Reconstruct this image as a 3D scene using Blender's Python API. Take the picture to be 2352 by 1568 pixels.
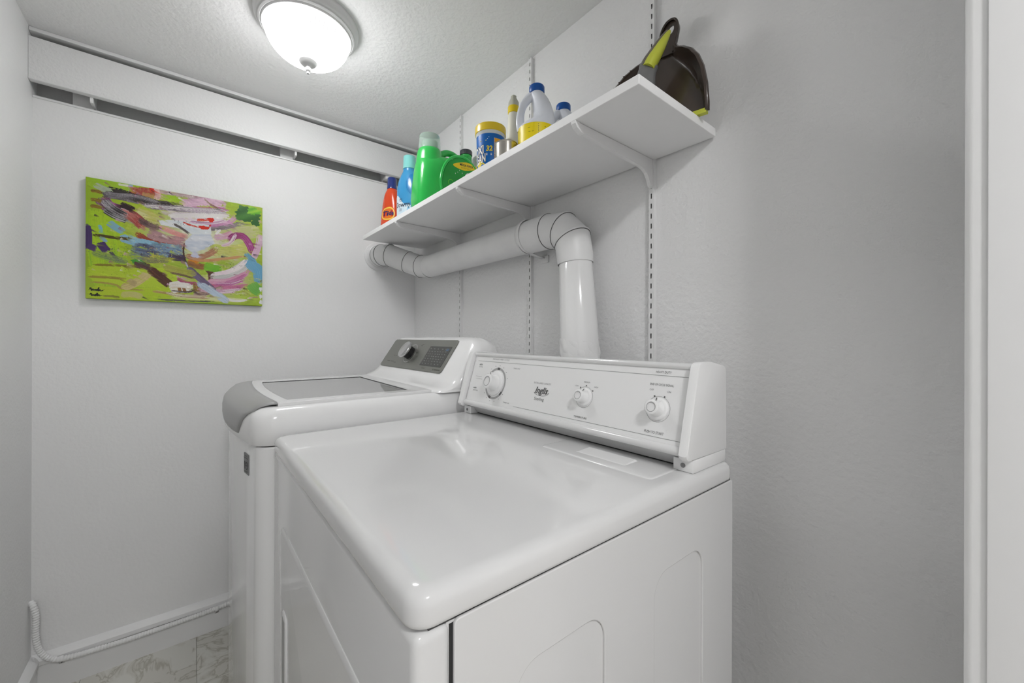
import bpy, bmesh, math, random
import numpy as np
from mathutils import Matrix, Vector, Euler

for o in list(bpy.data.objects): bpy.data.objects.remove(o)
SC = bpy.context.scene
COL = SC.collection
PI = math.pi
random.seed(7)

# ------------------------------------------------------------------ camera
TH, ROLL = math.radians(38.816), math.radians(.147)
CAM = Vector((1.97, -.925, 1.15))
F = Vector((-math.cos(TH), math.sin(TH), 0)); R0 = Vector((math.sin(TH), math.cos(TH), 0)); U0 = Vector((0, 0, 1))
R = R0*math.cos(ROLL) + U0*math.sin(ROLL); U = U0*math.cos(ROLL) - R0*math.sin(ROLL)
cd = bpy.data.cameras.new('camera'); co = bpy.data.objects.new('camera', cd); COL.objects.link(co)
m = Matrix((R, U, -F)).transposed().to_4x4(); m.translation = CAM
co.matrix_world = m
cd.sensor_width = 36; cd.lens = 918.3*36/2352; cd.shift_y = -7.6/2352; cd.clip_start = .01
SC.camera = co

# ------------------------------------------------------------------ world, lights, exposure
w = bpy.data.worlds.new('world'); SC.world = w; w.use_nodes = True
w.node_tree.nodes['Background'].inputs[0].default_value = (.9, .95, 1, 1)
w.node_tree.nodes['Background'].inputs[1].default_value = .3
SC.view_settings.view_transform = 'Standard'; SC.view_settings.look = 'None'
SC.view_settings.gamma = 1; SC.view_settings.use_curve_mapping = False
SC.view_settings.exposure = 0.12
LAMP_GLOW = 38.0        # laundry ceiling lamp glass
HALL_GLOW = 102.0        # glass of the added hallway lamp, out of view

# ------------------------------------------------------------------ materials
MATS = {}
def srgb(r, g, b):
    return tuple(((c/255)/12.92 if c/255 <= .04045 else ((c/255+.055)/1.055)**2.4) for c in (r, g, b)) + (1,)
def mat(name, col, rough=.5, metal=0., coat=0., spec=.5, bump=None, emit=None, trans=0., alpha=1., ior=1.45, sss=0., vary=None):
    if name in MATS: return MATS[name]
    m = bpy.data.materials.new(name); m.use_nodes = True; nt = m.node_tree; b = nt.nodes['Principled BSDF']
    b.inputs['Base Color'].default_value = col; b.inputs['Roughness'].default_value = rough
    b.inputs['Metallic'].default_value = metal; b.inputs['Coat Weight'].default_value = coat
    b.inputs['Specular IOR Level'].default_value = spec
    b.inputs['Transmission Weight'].default_value = trans; b.inputs['IOR'].default_value = ior; b.inputs['Alpha'].default_value = alpha
    if emit: b.inputs['Emission Color'].default_value = emit[0]; b.inputs['Emission Strength'].default_value = emit[1]
    tc = nt.nodes.new('ShaderNodeTexCoord')
    if vary:          # (scale, amount, second colour)
        n = nt.nodes.new('ShaderNodeTexNoise'); n.inputs['Scale'].default_value = vary[0]; n.inputs['Detail'].default_value = 6
        nt.links.new(tc.outputs['Object'], n.inputs['Vector'])
        r = nt.nodes.new('ShaderNodeValToRGB'); r.color_ramp.elements[0].position = .5-vary[1]; r.color_ramp.elements[1].position = .5+vary[1]
        r.color_ramp.elements[0].color = vary[2]; r.color_ramp.elements[1].color = col
        nt.links.new(n.outputs['Fac'], r.inputs['Fac']); nt.links.new(r.outputs['Color'], b.inputs['Base Color'])
    if bump:          # list of (scale, strength, detail)
        prev = None
        for sc, st, de in bump:
            n = nt.nodes.new('ShaderNodeTexNoise'); n.inputs['Scale'].default_value = sc; n.inputs['Detail'].default_value = de
            nt.links.new(tc.outputs['Object'], n.inputs['Vector'])
            bp = nt.nodes.new('ShaderNodeBump'); bp.inputs['Strength'].default_value = st; bp.inputs['Distance'].default_value = .0035
            nt.links.new(n.outputs['Fac'], bp.inputs['Height'])
            if prev: nt.links.new(prev.outputs['Normal'], bp.inputs['Normal'])
            prev = bp
        nt.links.new(prev.outputs['Normal'], b.inputs['Normal'])
    MATS[name] = m; return m
G = lambda v: (v, v, v, 1)
M_WALL = mat('wall_paint', G(.90), .55, bump=[(90, .35, 4), (14, .35, 3)], vary=(3.0, .35, G(.86)))
M_WALL2 = mat('wall_paint_textured', G(.88), .55, bump=[(75, .8, 6), (14, .22, 3)], vary=(2.2, .35, G(.86)))
M_CEIL = mat('ceiling_paint', G(.89), .7, bump=[(75, .7, 5), (20, .4, 3)])
M_TRIM = mat('trim_paint', G(.86), .35, bump=[(25, .1, 3)])
M_SHELF = mat('shelf_melamine', G(.91), .4, vary=(30, .2, G(.90)))
M_METALW = mat('painted_metal', G(.84), .4, bump=[(60, .1, 3)])
M_DUCT = mat('painted_duct', G(.88), .38, bump=[(18, .25, 4)], vary=(9, .22, G(.80)))
M_DUCTG = mat('glossy_duct_sleeve', G(.86), .16, coat=.5, bump=[(9, .12, 2)])
M_DARK = mat('dark_gap', G(.03), .8)
M_SEAM = mat('dark_seam', G(.10), .7)
M_SLOT = mat('slot_dark', G(.05), .6)
M_ENAMEL = mat('white_enamel', G(.76), .13, coat=.4, bump=[(5, .03, 2)])
M_ENAMEL2 = mat('white_enamel_washer', G(.90), .16, coat=.5)
M_PLASTW = mat('white_plastic', G(.87), .32)
M_PRINT = mat('grey_print', G(.12), .5)
M_PRINTL = mat('light_grey_print', G(.32), .5)
M_SILVER = mat('silver_plastic', G(.42), .38, metal=.25)
M_PANELGR = mat('console_silver', srgb(132, 133, 127), .33, metal=.5)
M_DISPLAY = mat('display_glass', srgb(62, 63, 60), .12)
M_DISPTXT = mat('display_print', srgb(135, 137, 132), .4)
M_DISPBLUE = mat('display_blue_print', srgb(80, 120, 160), .4)  # plain blue print colour, no emission
M_CHROME = mat('satin_chrome', G(.75), .22, metal=1.)
M_STEEL = mat('brushed_steel', srgb(190, 186, 178), .28, metal=1.)
M_LIDGLASS = mat('lid_glass', G(.36), .06, coat=.3)
M_BLACK = mat('black_plastic', G(.02), .35)

# ------------------------------------------------------------------ mesh helpers
def link(o, parent=None, ploc=None):
    COL.objects.link(o)
    if parent is not None:
        o.parent = parent
        if ploc is not None: o.matrix_parent_inverse = Matrix.Translation(Vector(ploc)).inverted()
    return o
def world_loc(o):
    # things are empties placed by translation only (parts are built in world space)
    return o['_base'] if '_base' in o else None
def mesh_obj(name, verts, faces, material, parent=None, smooth=35, local=False):
    me = bpy.data.meshes.new(name); me.from_pydata([tuple(v) for v in verts], [], faces); me.update()
    return finish(name, me, material, parent, smooth, local)
BASE = {}
def finish(name, me, material, parent=None, smooth=35, local=False):
    bm = bmesh.new(); bm.from_mesh(me); bmesh.ops.recalc_face_normals(bm, faces=bm.faces); bm.to_mesh(me); bm.free()
    if smooth:
        me.polygons.foreach_set('use_smooth', [True]*len(me.polygons)); me.set_sharp_from_angle(angle=math.radians(smooth))
    o = bpy.data.objects.new(name, me)
    if material: me.materials.append(material)
    COL.objects.link(o); BASE[o.name] = Vector((0, 0, 0))
    if parent is not None:
        o.parent = parent
        if not local: o.matrix_parent_inverse = Matrix.Translation(BASE[parent.name]).inverted()
    return o
def thing(name, label, cat, loc, group=None):
    e = bpy.data.objects.new(name, None); COL.objects.link(e); e.location = loc; e.empty_display_size = .05
    BASE[e.name] = Vector(loc); e['label'] = label; e['category'] = cat
    if group: e['group'] = group
    return e
def tag(o, label, cat, group=None, kind=None):
    o['label'] = label; o['category'] = cat
    if group: o['group'] = group
    if kind: o['kind'] = kind
    BASE[o.name] = Vector(o.location)
    return o
def struct(o, label, cat):
    return tag(o, label, cat, kind='structure')
def bm_box(bm, x0, x1, y0, y1, z0, z1):
    vs = [bm.verts.new(p) for p in ((x0,y0,z0),(x1,y0,z0),(x1,y1,z0),(x0,y1,z0),(x0,y0,z1),(x1,y0,z1),(x1,y1,z1),(x0,y1,z1))]
    for f in ((0,3,2,1),(4,5,6,7),(0,1,5,4),(1,2,6,5),(2,3,7,6),(3,0,4,7)): bm.faces.new([vs[i] for i in f])
def box(name, x0, x1, y0, y1, z0, z1, material, parent=None, bev=0., seg=2, smooth=35):
    bm = bmesh.new(); bm_box(bm, x0, x1, y0, y1, z0, z1)
    if bev: bmesh.ops.bevel(bm, geom=bm.edges[:], offset=bev, segments=seg, affect='EDGES', profile=.5)
    me = bpy.data.meshes.new(name); bm.to_mesh(me); bm.free()
    return finish(name, me, material, parent, smooth)
def boxes(name, lst, material, parent=None, smooth=0):
    bm = bmesh.new()
    for b in lst: bm_box(bm, *b)
    me = bpy.data.meshes.new(name); bm.to_mesh(me); bm.free()
    return finish(name, me, material, parent, smooth)
def loft(secs, caps=True, closed=True):
    n = len(secs[0]); V = [p for s in secs for p in s]; Fc = []
    for i in range(len(secs)-1):
        for j in range(n if closed else n-1):
            a, b = i*n+j, i*n+(j+1) % n
            Fc.append((a, b, b+n, a+n))
    if caps: Fc.append(tuple(range(n))[::-1]); Fc.append(tuple((len(secs)-1)*n+j for j in range(n)))
    return V, Fc
def lathe(profile, n=40, M=None, caps=True):
    secs = [[(r*math.cos(2*PI*j/n), r*math.sin(2*PI*j/n), z) for j in range(n)] for r, z in profile]
    V, Fc = loft(secs, caps)
    if M is not None: V = [M @ Vector(v) for v in V]
    return V, Fc
def catmull(pts, k=8):
    P = [Vector(p) for p in pts]; P = [P[0]*2-P[1]] + P + [P[-1]*2-P[-2]]; out = []
    for i in range(1, len(P)-2):
        for s in range(k):
            t = s/k; a, b, c, d = P[i-1], P[i], P[i+1], P[i+2]
            out.append(.5*((2*b)+(c-a)*t+(2*a-5*b+4*c-d)*t*t+(3*b-a-3*c+d)*t**3))
    out.append(P[-2]); return out
def tube(path, rad, n=16, caps=True, squash=1.):
    P = [Vector(p) for p in path]; secs = []
    if not hasattr(rad, '__len__'): rad = [rad]*len(P)
    t = (P[1]-P[0]).normalized(); nrm = t.orthogonal().normalized()
    if abs(t.z) < .9: nrm = t.cross(Vector((0,0,1))).normalized()
    for i, p in enumerate(P):
        t = (P[min(i+1, len(P)-1)]-P[max(i-1, 0)]).normalized()
        nrm = (nrm - t*nrm.dot(t)).normalized(); bn = t.cross(nrm)
        secs.append([p+(nrm*math.cos(2*PI*j/n)+bn*math.sin(2*PI*j/n)*squash)*rad[i] for j in range(n)])
    return loft(secs, caps)
def prism_x(poly, x0, x1):      # poly of (y,z)
    return loft([[(x0, y, z) for y, z in poly], [(x1, y, z) for y, z in poly]])
def rrect(x0, x1, y0, y1, r, k=6):
    out = []
    for cx, cy, a in ((x1-r, y1-r, 0), (x0+r, y1-r, 90), (x0+r, y0+r, 180), (x1-r, y0+r, 270)):
        for i in range(k+1):
            t = math.radians(a+90*i/k); out.append((cx+r*math.cos(t), cy+r*math.sin(t)))
    return out
def curve2d(splines, extrude, bevel=0., res=2, offset=0.):
    c = bpy.data.curves.new('c', 'CURVE'); c.dimensions = '2D'; c.fill_mode = 'BOTH'; c.extrude = extrude
    c.bevel_depth = bevel; c.bevel_resolution = res; c.offset = offset
    for s in splines:
        sp = c.splines.new('POLY'); sp.points.add(len(s)-1); sp.use_cyclic_u = True
        for p, q in zip(sp.points, s): p.co = (q[0], q[1], 0, 1)
    o = bpy.data.objects.new('c', c); me = bpy.data.meshes.new_from_object(o)
    bpy.data.objects.remove(o); bpy.data.curves.remove(c)
    V = [v.co.copy() for v in me.vertices]; Fc = [tuple(p.vertices) for p in me.polygons]; bpy.data.meshes.remove(me)
    return V, Fc
def text2d(body, size, shear=0., bold=0., align='CENTER', width=None):
    c = bpy.data.curves.new('t', 'FONT'); c.body = body; c.size = size; c.shear = shear; c.offset = bold
    c.align_x = align; c.align_y = 'CENTER'; c.resolution_u = 3; c.fill_mode = 'FRONT'
    o = bpy.data.objects.new('t', c); me = bpy.data.meshes.new_from_object(o)
    bpy.data.objects.remove(o); bpy.data.curves.remove(c)
    V = [(v.co.x, v.co.y) for v in me.vertices]; Fc = [tuple(p.vertices) for p in me.polygons]; bpy.data.meshes.remove(me)
    if width and V:
        xs = [v[0] for v in V]; s = width/(max(xs)-min(xs)); V = [(x*s, y) for x, y in V]
    return V, Fc
def mapped(name, VF, fn, material, parent=None, smooth=0):
    V, Fc = VF
    return mesh_obj(name, [fn(v[0], v[1]) for v in V], Fc, material, parent, smooth)
def joinvf(*L):
    V, Fc = [], []
    for v, f in L:
        o = len(V); V += list(v); Fc += [tuple(i+o for i in q) for q in f]
    return V, Fc
def moved(VF, dx=0, dy=0):
    return [(v[0]+dx, v[1]+dy) for v in VF[0]], VF[1]
def annulus(r0, r1, a0=0, a1=360, n=48, cx=0, cy=0):
    V, Fc = [], []
    for i in range(n+1):
        t = math.radians(a0+(a1-a0)*i/n)
        V += [(cx+r0*math.cos(t), cy+r0*math.sin(t)), (cx+r1*math.cos(t), cy+r1*math.sin(t))]
    for i in range(n): Fc.append((2*i, 2*i+1, 2*i+3, 2*i+2))
    return V, Fc
def rect2(x0, x1, y0, y1): return [(x0,y0),(x1,y0),(x1,y1),(x0,y1)], [(0,1,2,3)]

# ------------------------------------------------------------------ room shell
CZ = 2.125; YF = -1.322; XR = 1.958
HX, HY0, HY1, HZ = 4.2, -2.0, .3, 2.4       # hallway extents
DY0, DY1, DZ = -1.235, -.275, 2.04             # door opening
floor = struct(box('floor', -.1, HX+.1, HY0-.1, HY1+.1, -.06, -.004, mat('floor_base', srgb(140,138,130), .6)), 'grey beige marbled vinyl tile floor of the laundry room', 'floor')
def tile_mat(i):
    m = mat('vinyl_tile_%d' % i, srgb(176,174,165), .35); nt = m.node_tree; b = nt.nodes['Principled BSDF']
    tc = nt.nodes.new('ShaderNodeTexCoord'); mp = nt.nodes.new('ShaderNodeMapping'); mp.inputs['Location'].default_value = (i*3.1, i*1.7, 0)
    nt.links.new(tc.outputs['Object'], mp.inputs['Vector'])
    n1 = nt.nodes.new('ShaderNodeTexNoise'); n1.inputs['Scale'].default_value = 9; n1.inputs['Detail'].default_value = 8; n1.inputs['Distortion'].default_value = 1.6
    nt.links.new(mp.outputs['Vector'], n1.inputs['Vector'])
    r = nt.nodes.new('ShaderNodeValToRGB'); e = r.color_ramp.elements
    e[0].position = .42; e[0].color = srgb(222,221,214); e[1].position = .60; e[1].color = srgb(215,213,205)
    for ps, c in ((.47, srgb(208,206,197)), (.495, srgb(182,179,167)), (.52, srgb(216,214,206))):
        q = e.new(ps); q.color = c
    nt.links.new(n1.outputs['Fac'], r.inputs['Fac']); nt.links.new(r.outputs['Color'], b.inputs['Base Color'])
    return m
TM = [tile_mat(i) for i in range(3)]
tme = None
for iy in range(5):
    for ix in range(7):
        x0 = .005+ix*.305-.02; y0 = -.905-.305*2+iy*.305
        xa, xb = max(x0, .0), min(x0+.3038, XR); ya, yb = max(y0, YF), min(y0+.3038, 0)
        if xb-xa < .01 or yb-ya < .01: continue
        t = box('tile', xa, xb, ya, yb, -.004, 0, TM[(ix+2*iy) % 3], floor)
boxes_hall = box('hall_floor_covering', XR, HX, HY0, HY1, -.004, 0, mat('hall_floor', srgb(200,195,186), .5), floor)

wall_left = struct(box('wall_left', -.12, 0, YF-.1, .1, 0, 1.927, M_WALL), 'painted wall the abstract painting hangs on', 'wall')
wall_back = struct(box('wall_back', -.12, XR+.12, 0, .12, 0, CZ, M_WALL2), 'textured painted wall behind the dryer and shelf', 'wall')
wall_front = struct(box('wall_front', -.12, XR+.12, YF-.12, YF, 0, CZ, M_WALL), 'painted wall at the left edge of the picture', 'wall')
wall_right = struct(boxes('wall_right', [(XR, XR+.12, DY1+.005, 0, 0, CZ), (XR, XR+.12, YF, DY0-.005, 0, CZ), (XR, XR+.12, DY0-.005, DY1+.005, DZ+.005, CZ)], M_WALL), 'wall with the doorway the picture is taken from', 'wall')
ceiling = struct(box('ceiling', -.16, XR+.12, YF-.12, .12, CZ, CZ+.1, M_CEIL), 'textured painted laundry room ceiling', 'ceiling')
# recess behind the fascia and the boxed beam over the painting wall
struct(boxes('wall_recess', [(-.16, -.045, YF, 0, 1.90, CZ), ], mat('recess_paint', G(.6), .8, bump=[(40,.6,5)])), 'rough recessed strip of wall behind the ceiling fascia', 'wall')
fascia = struct(box('trim_1', .028, .048, YF, 0, 1.962, 2.094, mat('fascia_paint', G(.88), .55, bump=[(120, .5, 4)]), bev=.002), 'white fascia board running below the ceiling above the painting', 'trim')
box('lower_lip', .026, .051, YF, 0, 1.958, 1.964, M_TRIM, fascia, bev=.002)
for yy, ww in ((-1.186, .004), (-.570, .004), (-.150, .02)):
    box('spacer', -.045, .03, yy-ww, yy+ww, 1.940, 2.09, M_TRIM, fascia)
for yy in (-1.215, -.60):
    box('spacer_block', -.045, -.02, yy-.022, yy+.028, 1.925, 2.05, M_TRIM, fascia)
struct(box('trim_2', .0, .046, YF, 0, 2.112, CZ, M_TRIM, bev=.003), 'thin painted strip on the ceiling above the fascia board', 'trim')
struct(box('trim_3', -.02, .005, YF, 0, 1.921, 1.9285, M_TRIM, bev=.002), 'narrow caulked edge along the top of the painting wall', 'trim')
# baseboards
def bb_profile(): return [(0, 0), (.016, 0), (.016, .07), (.013, .082), (.013, .088), (.02, .094), (.021, .108), (.014, .118), (.006, .122), (0, .124)]
P = bb_profile()
V, Fc = loft([[(x, YF, z) for x, z in P], [(x, 0, z) for x, z in P]]); struct(mesh_obj('baseboard_left', V, Fc, M_TRIM), 'painted baseboard under the painting wall', 'baseboard')
V, Fc = loft([[(0, YF+x, z) for x, z in P], [(XR, YF+x, z) for x, z in P]]); struct(mesh_obj('baseboard_front', V, Fc, M_TRIM), 'painted baseboard on the wall at the left edge of the picture', 'baseboard')
V, Fc = loft([[(0, -x, z) for x, z in P], [(XR, -x, z) for x, z in P]]); struct(mesh_obj('baseboard_back', V, Fc, M_TRIM), 'painted baseboard behind the washer and dryer', 'baseboard')
# door casing and jamb
CP = [(DY1-.0, XR), (DY1, XR-.012), (DY1+.001, XR-.015), (DY1+.004, XR-.018), (DY1+.008, XR-.0185), (DY1+.02, XR-.017), (DY1+.045, XR-.013), (DY1+.062, XR-.012), (DY1+.066, XR-.008), (DY1+.066, XR)]
V, Fc = loft([[(x, y, 0) for y, x in CP], [(x, y, DZ+.06) for y, x in CP]]); struct(mesh_obj('trim_4', V, Fc, M_TRIM), 'door casing at the right edge of the picture', 'trim')
V, Fc = loft([[(x, DY0+DY1-y, 0) for y, x in CP], [(x, DY0+DY1-y, DZ+.06) for y, x in CP]]); struct(mesh_obj('trim_5', V, Fc, M_TRIM), 'door casing on the far side of the doorway', 'trim')
struct(box('trim_6', XR-.018, XR, DY0, DY1, DZ, DZ+.062, M_TRIM, bev=.003), 'door casing over the doorway', 'trim')
struct(box('door_1', XR-.002, XR+.122, DY1-.004, DY1+.012, 0, DZ, M_TRIM, bev=.001), 'white door jamb at the right edge of the picture', 'door frame')
struct(boxes('door_2', [(XR-.002, XR+.122, DY0-.012, DY0+.004, 0, DZ), (XR-.002, XR+.122, DY0, DY1, DZ-.006, DZ+.01)], M_TRIM), 'white door jamb and head behind the camera', 'door frame')
# hallway outside the doorway
M_HALL = mat('hall_paint', G(.90), .6)
struct(boxes('wall_hallway', [(HX, HX+.1, HY0, HY1, 0, HZ), (XR+.12, HX, HY0-.1, HY0, 0, HZ), (XR+.12, HX, HY1, HY1+.1, 0, HZ), (XR+.11, XR+.12, HY0, YF-.12, 0, HZ), (XR+.11, XR+.12, .12, HY1, 0, HZ), (XR+.11, XR+.12, YF-.12, .12, CZ, HZ)], M_HALL), 'hallway walls outside the laundry doorway', 'wall')
struct(box('ceiling_hallway', XR+.11, HX, HY0, HY1, HZ, HZ+.08, M_HALL), 'hallway ceiling outside the laundry doorway', 'ceiling')

# ------------------------------------------------------------------ ceiling lamps
def glow_mat(name, strength, lo):
    m = bpy.data.materials.new(name); m.use_nodes = True; nt = m.node_tree; nt.nodes.clear()
    out = nt.nodes.new('ShaderNodeOutputMaterial'); em = nt.nodes.new('ShaderNodeEmission'); em.inputs[0].default_value = (1, .998, 1, 1)
    at = nt.nodes.new('ShaderNodeAttribute'); at.attribute_name = 'rib_glow'
    mr = nt.nodes.new('ShaderNodeMapRange'); mr.inputs[3].default_value = lo; mr.inputs[4].default_value = strength
    nt.links.new(at.outputs['Fac'], mr.inputs[0]); nt.links.new(mr.outputs[0], em.inputs[1]); nt.links.new(em.outputs[0], out.inputs[0]); return m
def ceiling_lamp(loc, label, S, R1=.145, group=None):
    t = thing('ceiling_light', label, 'ceiling light', loc, group); X, Y, Z = loc
    M = Matrix.Translation(loc)
    k = R1/.145
    prof = [(.146,0),(.1465,-.004),(.1445,-.014),(.139,-.024),(.1335,-.027),(.1335,-.030),(.129,-.0335),(.1275,-.033),(.1265,-.0355),(.124,-.038),(.1215,-.0375),(.1205,-.034),(.1205,-.02)]
    V, Fc = lathe([(r*k, z) for r, z in prof], 72, M); mesh_obj('canopy', V, Fc, mat('lamp_white_metal', G(.66), .3), t)
    # ribbed glass dome
    n = 360 if R1 < .15 else 60; ribs = n//6; secs = []; rib_glow = []
    for i in range(13):
        a = i/12*PI/2*.94
        r = .1195*k*math.cos(a)**.85; z = -.030 - .092*math.sin(a)
        row = []
        for j in range(n):
            q = math.cos(2*PI*j/n*ribs); amp = .0012*min(1, i/2)*(r/.12)
            rr = r + amp*q
            row.append((X+rr*math.cos(2*PI*j/n), Y+rr*math.sin(2*PI*j/n), Z+z))
            ramp = min(1., .10+.90*(i/8)**1.3)*(1. if i < 10 else .45 if i == 10 else .02)  # glow falloff set by hand: dimmer at the rim and around the finial
            rib_glow.append(0. if (2 <= i <= 9 and j % 6 in (3, 4) and n == 360) else ramp)  # shade between ribs put into the glow as dim valley lines
        secs.append(row)
    V, Fc = loft(secs)
    g = mesh_obj('glass_dome', V, Fc, glow_mat('lamp_glass_%s' % t.name, S*1.5, .86), t, 60)
    a = g.data.attributes.new('rib_glow', 'FLOAT', 'POINT'); a.data.foreach_set('value', rib_glow)
    V, Fc = lathe([(.002,-.1205),(.0245,-.1195),(.0255,-.1225),(.0235,-.126),(.018,-.131),(.009,-.1345),(.0065,-.136),(.0065,-.139),(.0085,-.1405),(.0085,-.146),(.006,-.150),(.0045,-.151),(.004,-.157),(.001,-.158)], 28, M)
    mesh_obj('finial', V, Fc, MATS['lamp_white_metal'], t)
    return t
ceiling_lamp((.606, -.642, CZ), 'round white flush ceiling light with lit ribbed glass dome', LAMP_GLOW)
ceiling_lamp((2.95, -1.03, HZ), 'round flush ceiling light in the hallway straight outside the doorway', HALL_GLOW, .17)  # unseen lamp added as camera-side light, placed by the double knob shadows

# ------------------------------------------------------------------ shelf: board, standards, brackets
SX0, SX1, SZB, SZT = .092, 1.556, 1.604, 1.6225
board = tag(mesh_obj('shelf_board', *(lambda b: ([v.co.copy() for v in b.verts], [tuple(v.index for v in f.verts) for f in b.faces]))((lambda bm: (bm_box(bm, SX0, SX1, -.303, -.006, SZB, SZT), bmesh.ops.bevel(bm, geom=bm.edges[:], offset=.0008, segments=1, affect='EDGES'), bm.verts.index_update(), bm)[-1])(bmesh.new())), M_SHELF), 'long white melamine shelf board holding the cleaning products', 'shelf')
STX = (.471, .930, 1.399)
def standard(x, ztop, label):
    t = thing('shelf_standard', label, 'shelf standard', (x, 0, .35), 'slotted standards on the back wall')
    wv, sl, z0 = .0072, .0016, .35
    V, Fc = [], []
    def quad(xa, xb, za, zb, y=-.012):
        o = len(V); V.extend([(xa, y, za), (xb, y, za), (xb, y, zb), (xa, y, zb)]); Fc.append((o, o+1, o+2, o+3))
    pitch, sh = .0254, .0125
    n = int((ztop-z0)/pitch)
    quad(x-wv, x-sl, z0, ztop); quad(x+sl, x+wv, z0, ztop)
    z = z0
    for i in range(n+1):
        zb = min(z0+i*pitch+pitch-sh, ztop)
        quad(x-sl, x+sl, z0+i*pitch, zb)
    for s in (-1, 1):
        o = len(V); V.extend([(x+s*wv, -.012, z0), (x+s*wv, 0, z0), (x+s*wv, 0, ztop), (x+s*wv, -.012, ztop)]); Fc.append((o, o+1, o+2, o+3))
    o = len(V); V.extend([(x-wv, -.012, ztop), (x+wv, -.012, ztop), (x+wv, 0, ztop), (x-wv, 0, ztop)]); Fc.append((o, o+1, o+2, o+3))
    mesh_obj('channel', V, Fc, M_METALW, t, 0)
    box('channel_back', x-.004, x+.004, -.004, -.0005, z0, ztop-.002, M_SLOT, t)
    return t
standard(STX[0], 2.118, 'slotted white shelf standard nearest the painting wall corner')
standard(STX[1], 2.118, 'slotted white shelf standard in the middle, behind the duct strap')
standard(STX[2], 2.1245, 'slotted white shelf standard right of the duct, behind the dustpan')
for x, lab in zip(STX, ('under the blue and orange bottles end of the shelf', 'under the middle of the shelf by the green jug', 'under the dustpan end of the shelf')):
    t = thing('shelf_bracket', 'white metal shelf bracket ' + lab, 'shelf bracket', (x, -.012, SZB-.08), 'brackets under the shelf')
    poly = [(-.0125, SZB-.001), (-.290, SZB-.001), (-.2895, SZB-.006), (-.284, SZB-.013), (-.272, SZB-.0185), (-.262, SZB-.020), (-.15, SZB-.027), (-.07, SZB-.031), (-.052, SZB-.034), (-.040, SZB-.040), (-.031, SZB-.050), (-.022, SZB-.068), (-.0125, SZB-.072)]
    V, Fc = prism_x(poly, x-.0045, x+.0045); mesh_obj('arm', V, Fc, M_METALW, t, 0)
    V, Fc = prism_x([(-.3036, SZB-.0003), (-.3030, SZB-.006), (-.297, SZB-.013), (-.282, SZB-.0205), (-.276, SZB-.0215), (-.272, SZB-.0195), (-.289, SZB-.0003)], x-.0058, x+.0058); mesh_obj('nose', V, Fc, M_TRIM, t, 0)

# ------------------------------------------------------------------ dryer vent duct
duct = thing('vent_duct', 'white painted round metal dryer vent duct running under the shelf', 'duct', (1.217, -.075, .95))
RD = .051
def gores(path, r0, name='elbow_segment', mat_=None, flare=.0):
    # each gore is a short straight cylinder with mitred ends; a raised bead marks each joint
    P = [Vector(p) for p in path]
    T = []
    for i in range(len(P)):
        a = (P[i]-P[i-1]).normalized() if i > 0 else None; b = (P[i+1]-P[i]).normalized() if i < len(P)-1 else None
        T.append(((a or b)+(b or a)).normalized())
    n = 40
    for i in range(len(P)-1):
        d = (P[i+1]-P[i]).normalized(); nn = d.cross(Vector((0, 0, 1)))
        if nn.length < .1: nn = d.cross(Vector((0, 1, 0)))
        nn.normalize(); bn = d.cross(nn)
        secs = []
        def ring(c, t, r):
            out = []
            for j in range(n):
                o = (nn*math.cos(2*PI*j/n)+bn*math.sin(2*PI*j/n))*r
                out.append(c + o - d*(o.dot(t)/d.dot(t)))
            return out
        e = .0035
        secs = [ring(P[i], T[i], r0+.0022), ring(P[i]+d*e, T[i], r0+.0022), ring(P[i]+d*e*1.3, T[i], r0), ring(P[i+1]-d*.0015, T[i+1], r0-.0004)]
        V, Fc = loft(secs, False); seg = mesh_obj(name, V, Fc, mat_ or M_DUCT, duct, 40)
        V, Fc = loft([ring(P[i]+d*e*1.25, T[i], r0+.0018), ring(P[i]+d*(e*1.3+.0011), T[i], r0+.0005)], False); mesh_obj('joint', V, Fc, M_SEAM, seg, 0)
zc = 1.479; yc = -.068
# wall flange and collar on the painting wall
MF = Matrix.Translation((.0, -.198, 1.553)) @ Matrix.Rotation(PI/2, 4, 'Y')
V, Fc = lathe([(.052, .0008), (.068, .0008), (.068, .004), (.066, .0055), (.054, .0055), (.053, .010), (.053, .030), (.0515, .030), (.0515, .0008)], 48, MF, False); mesh_obj('wall_flange', V, Fc, M_DUCT, duct, 30)
gores([(.006, -.198, 1.553), (.052, -.196, 1.553), (.095, -.176, 1.549), (.170, -.118, 1.512), (.232, -.080, 1.487), (.300, yc, zc)], RD)
V, Fc = tube([(.300, yc, zc), (.985, yc, zc-.002)], RD-.0012, 48, False); mesh_obj('horizontal_pipe', V, Fc, M_DUCT, duct, 40)
gores([(.985, yc, zc-.002), (1.086, yc, zc-.002), (1.146, yc, zc-.012), (1.181, yc, zc-.045), (1.191, yc, zc-.095)], RD+.0012)
V, Fc = tube([(1.190, yc, zc-.088), (1.191, yc, zc-.095), (1.193, yc, 1.362)], [RD+.0008, RD+.0008, RD-.001], 48, False); mesh_obj('elbow_collar', V, Fc, M_DUCT, duct, 40)
V, Fc = tube([(1.1925, yc, 1.372), (1.1935, yc, 1.369), (1.215, -.072, 1.12), (1.225, -.075, .95)], [.0445, .0475, .0545, .056], 48, False); mesh_obj('riser_sleeve', V, Fc, M_DUCTG, duct, 40)
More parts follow.
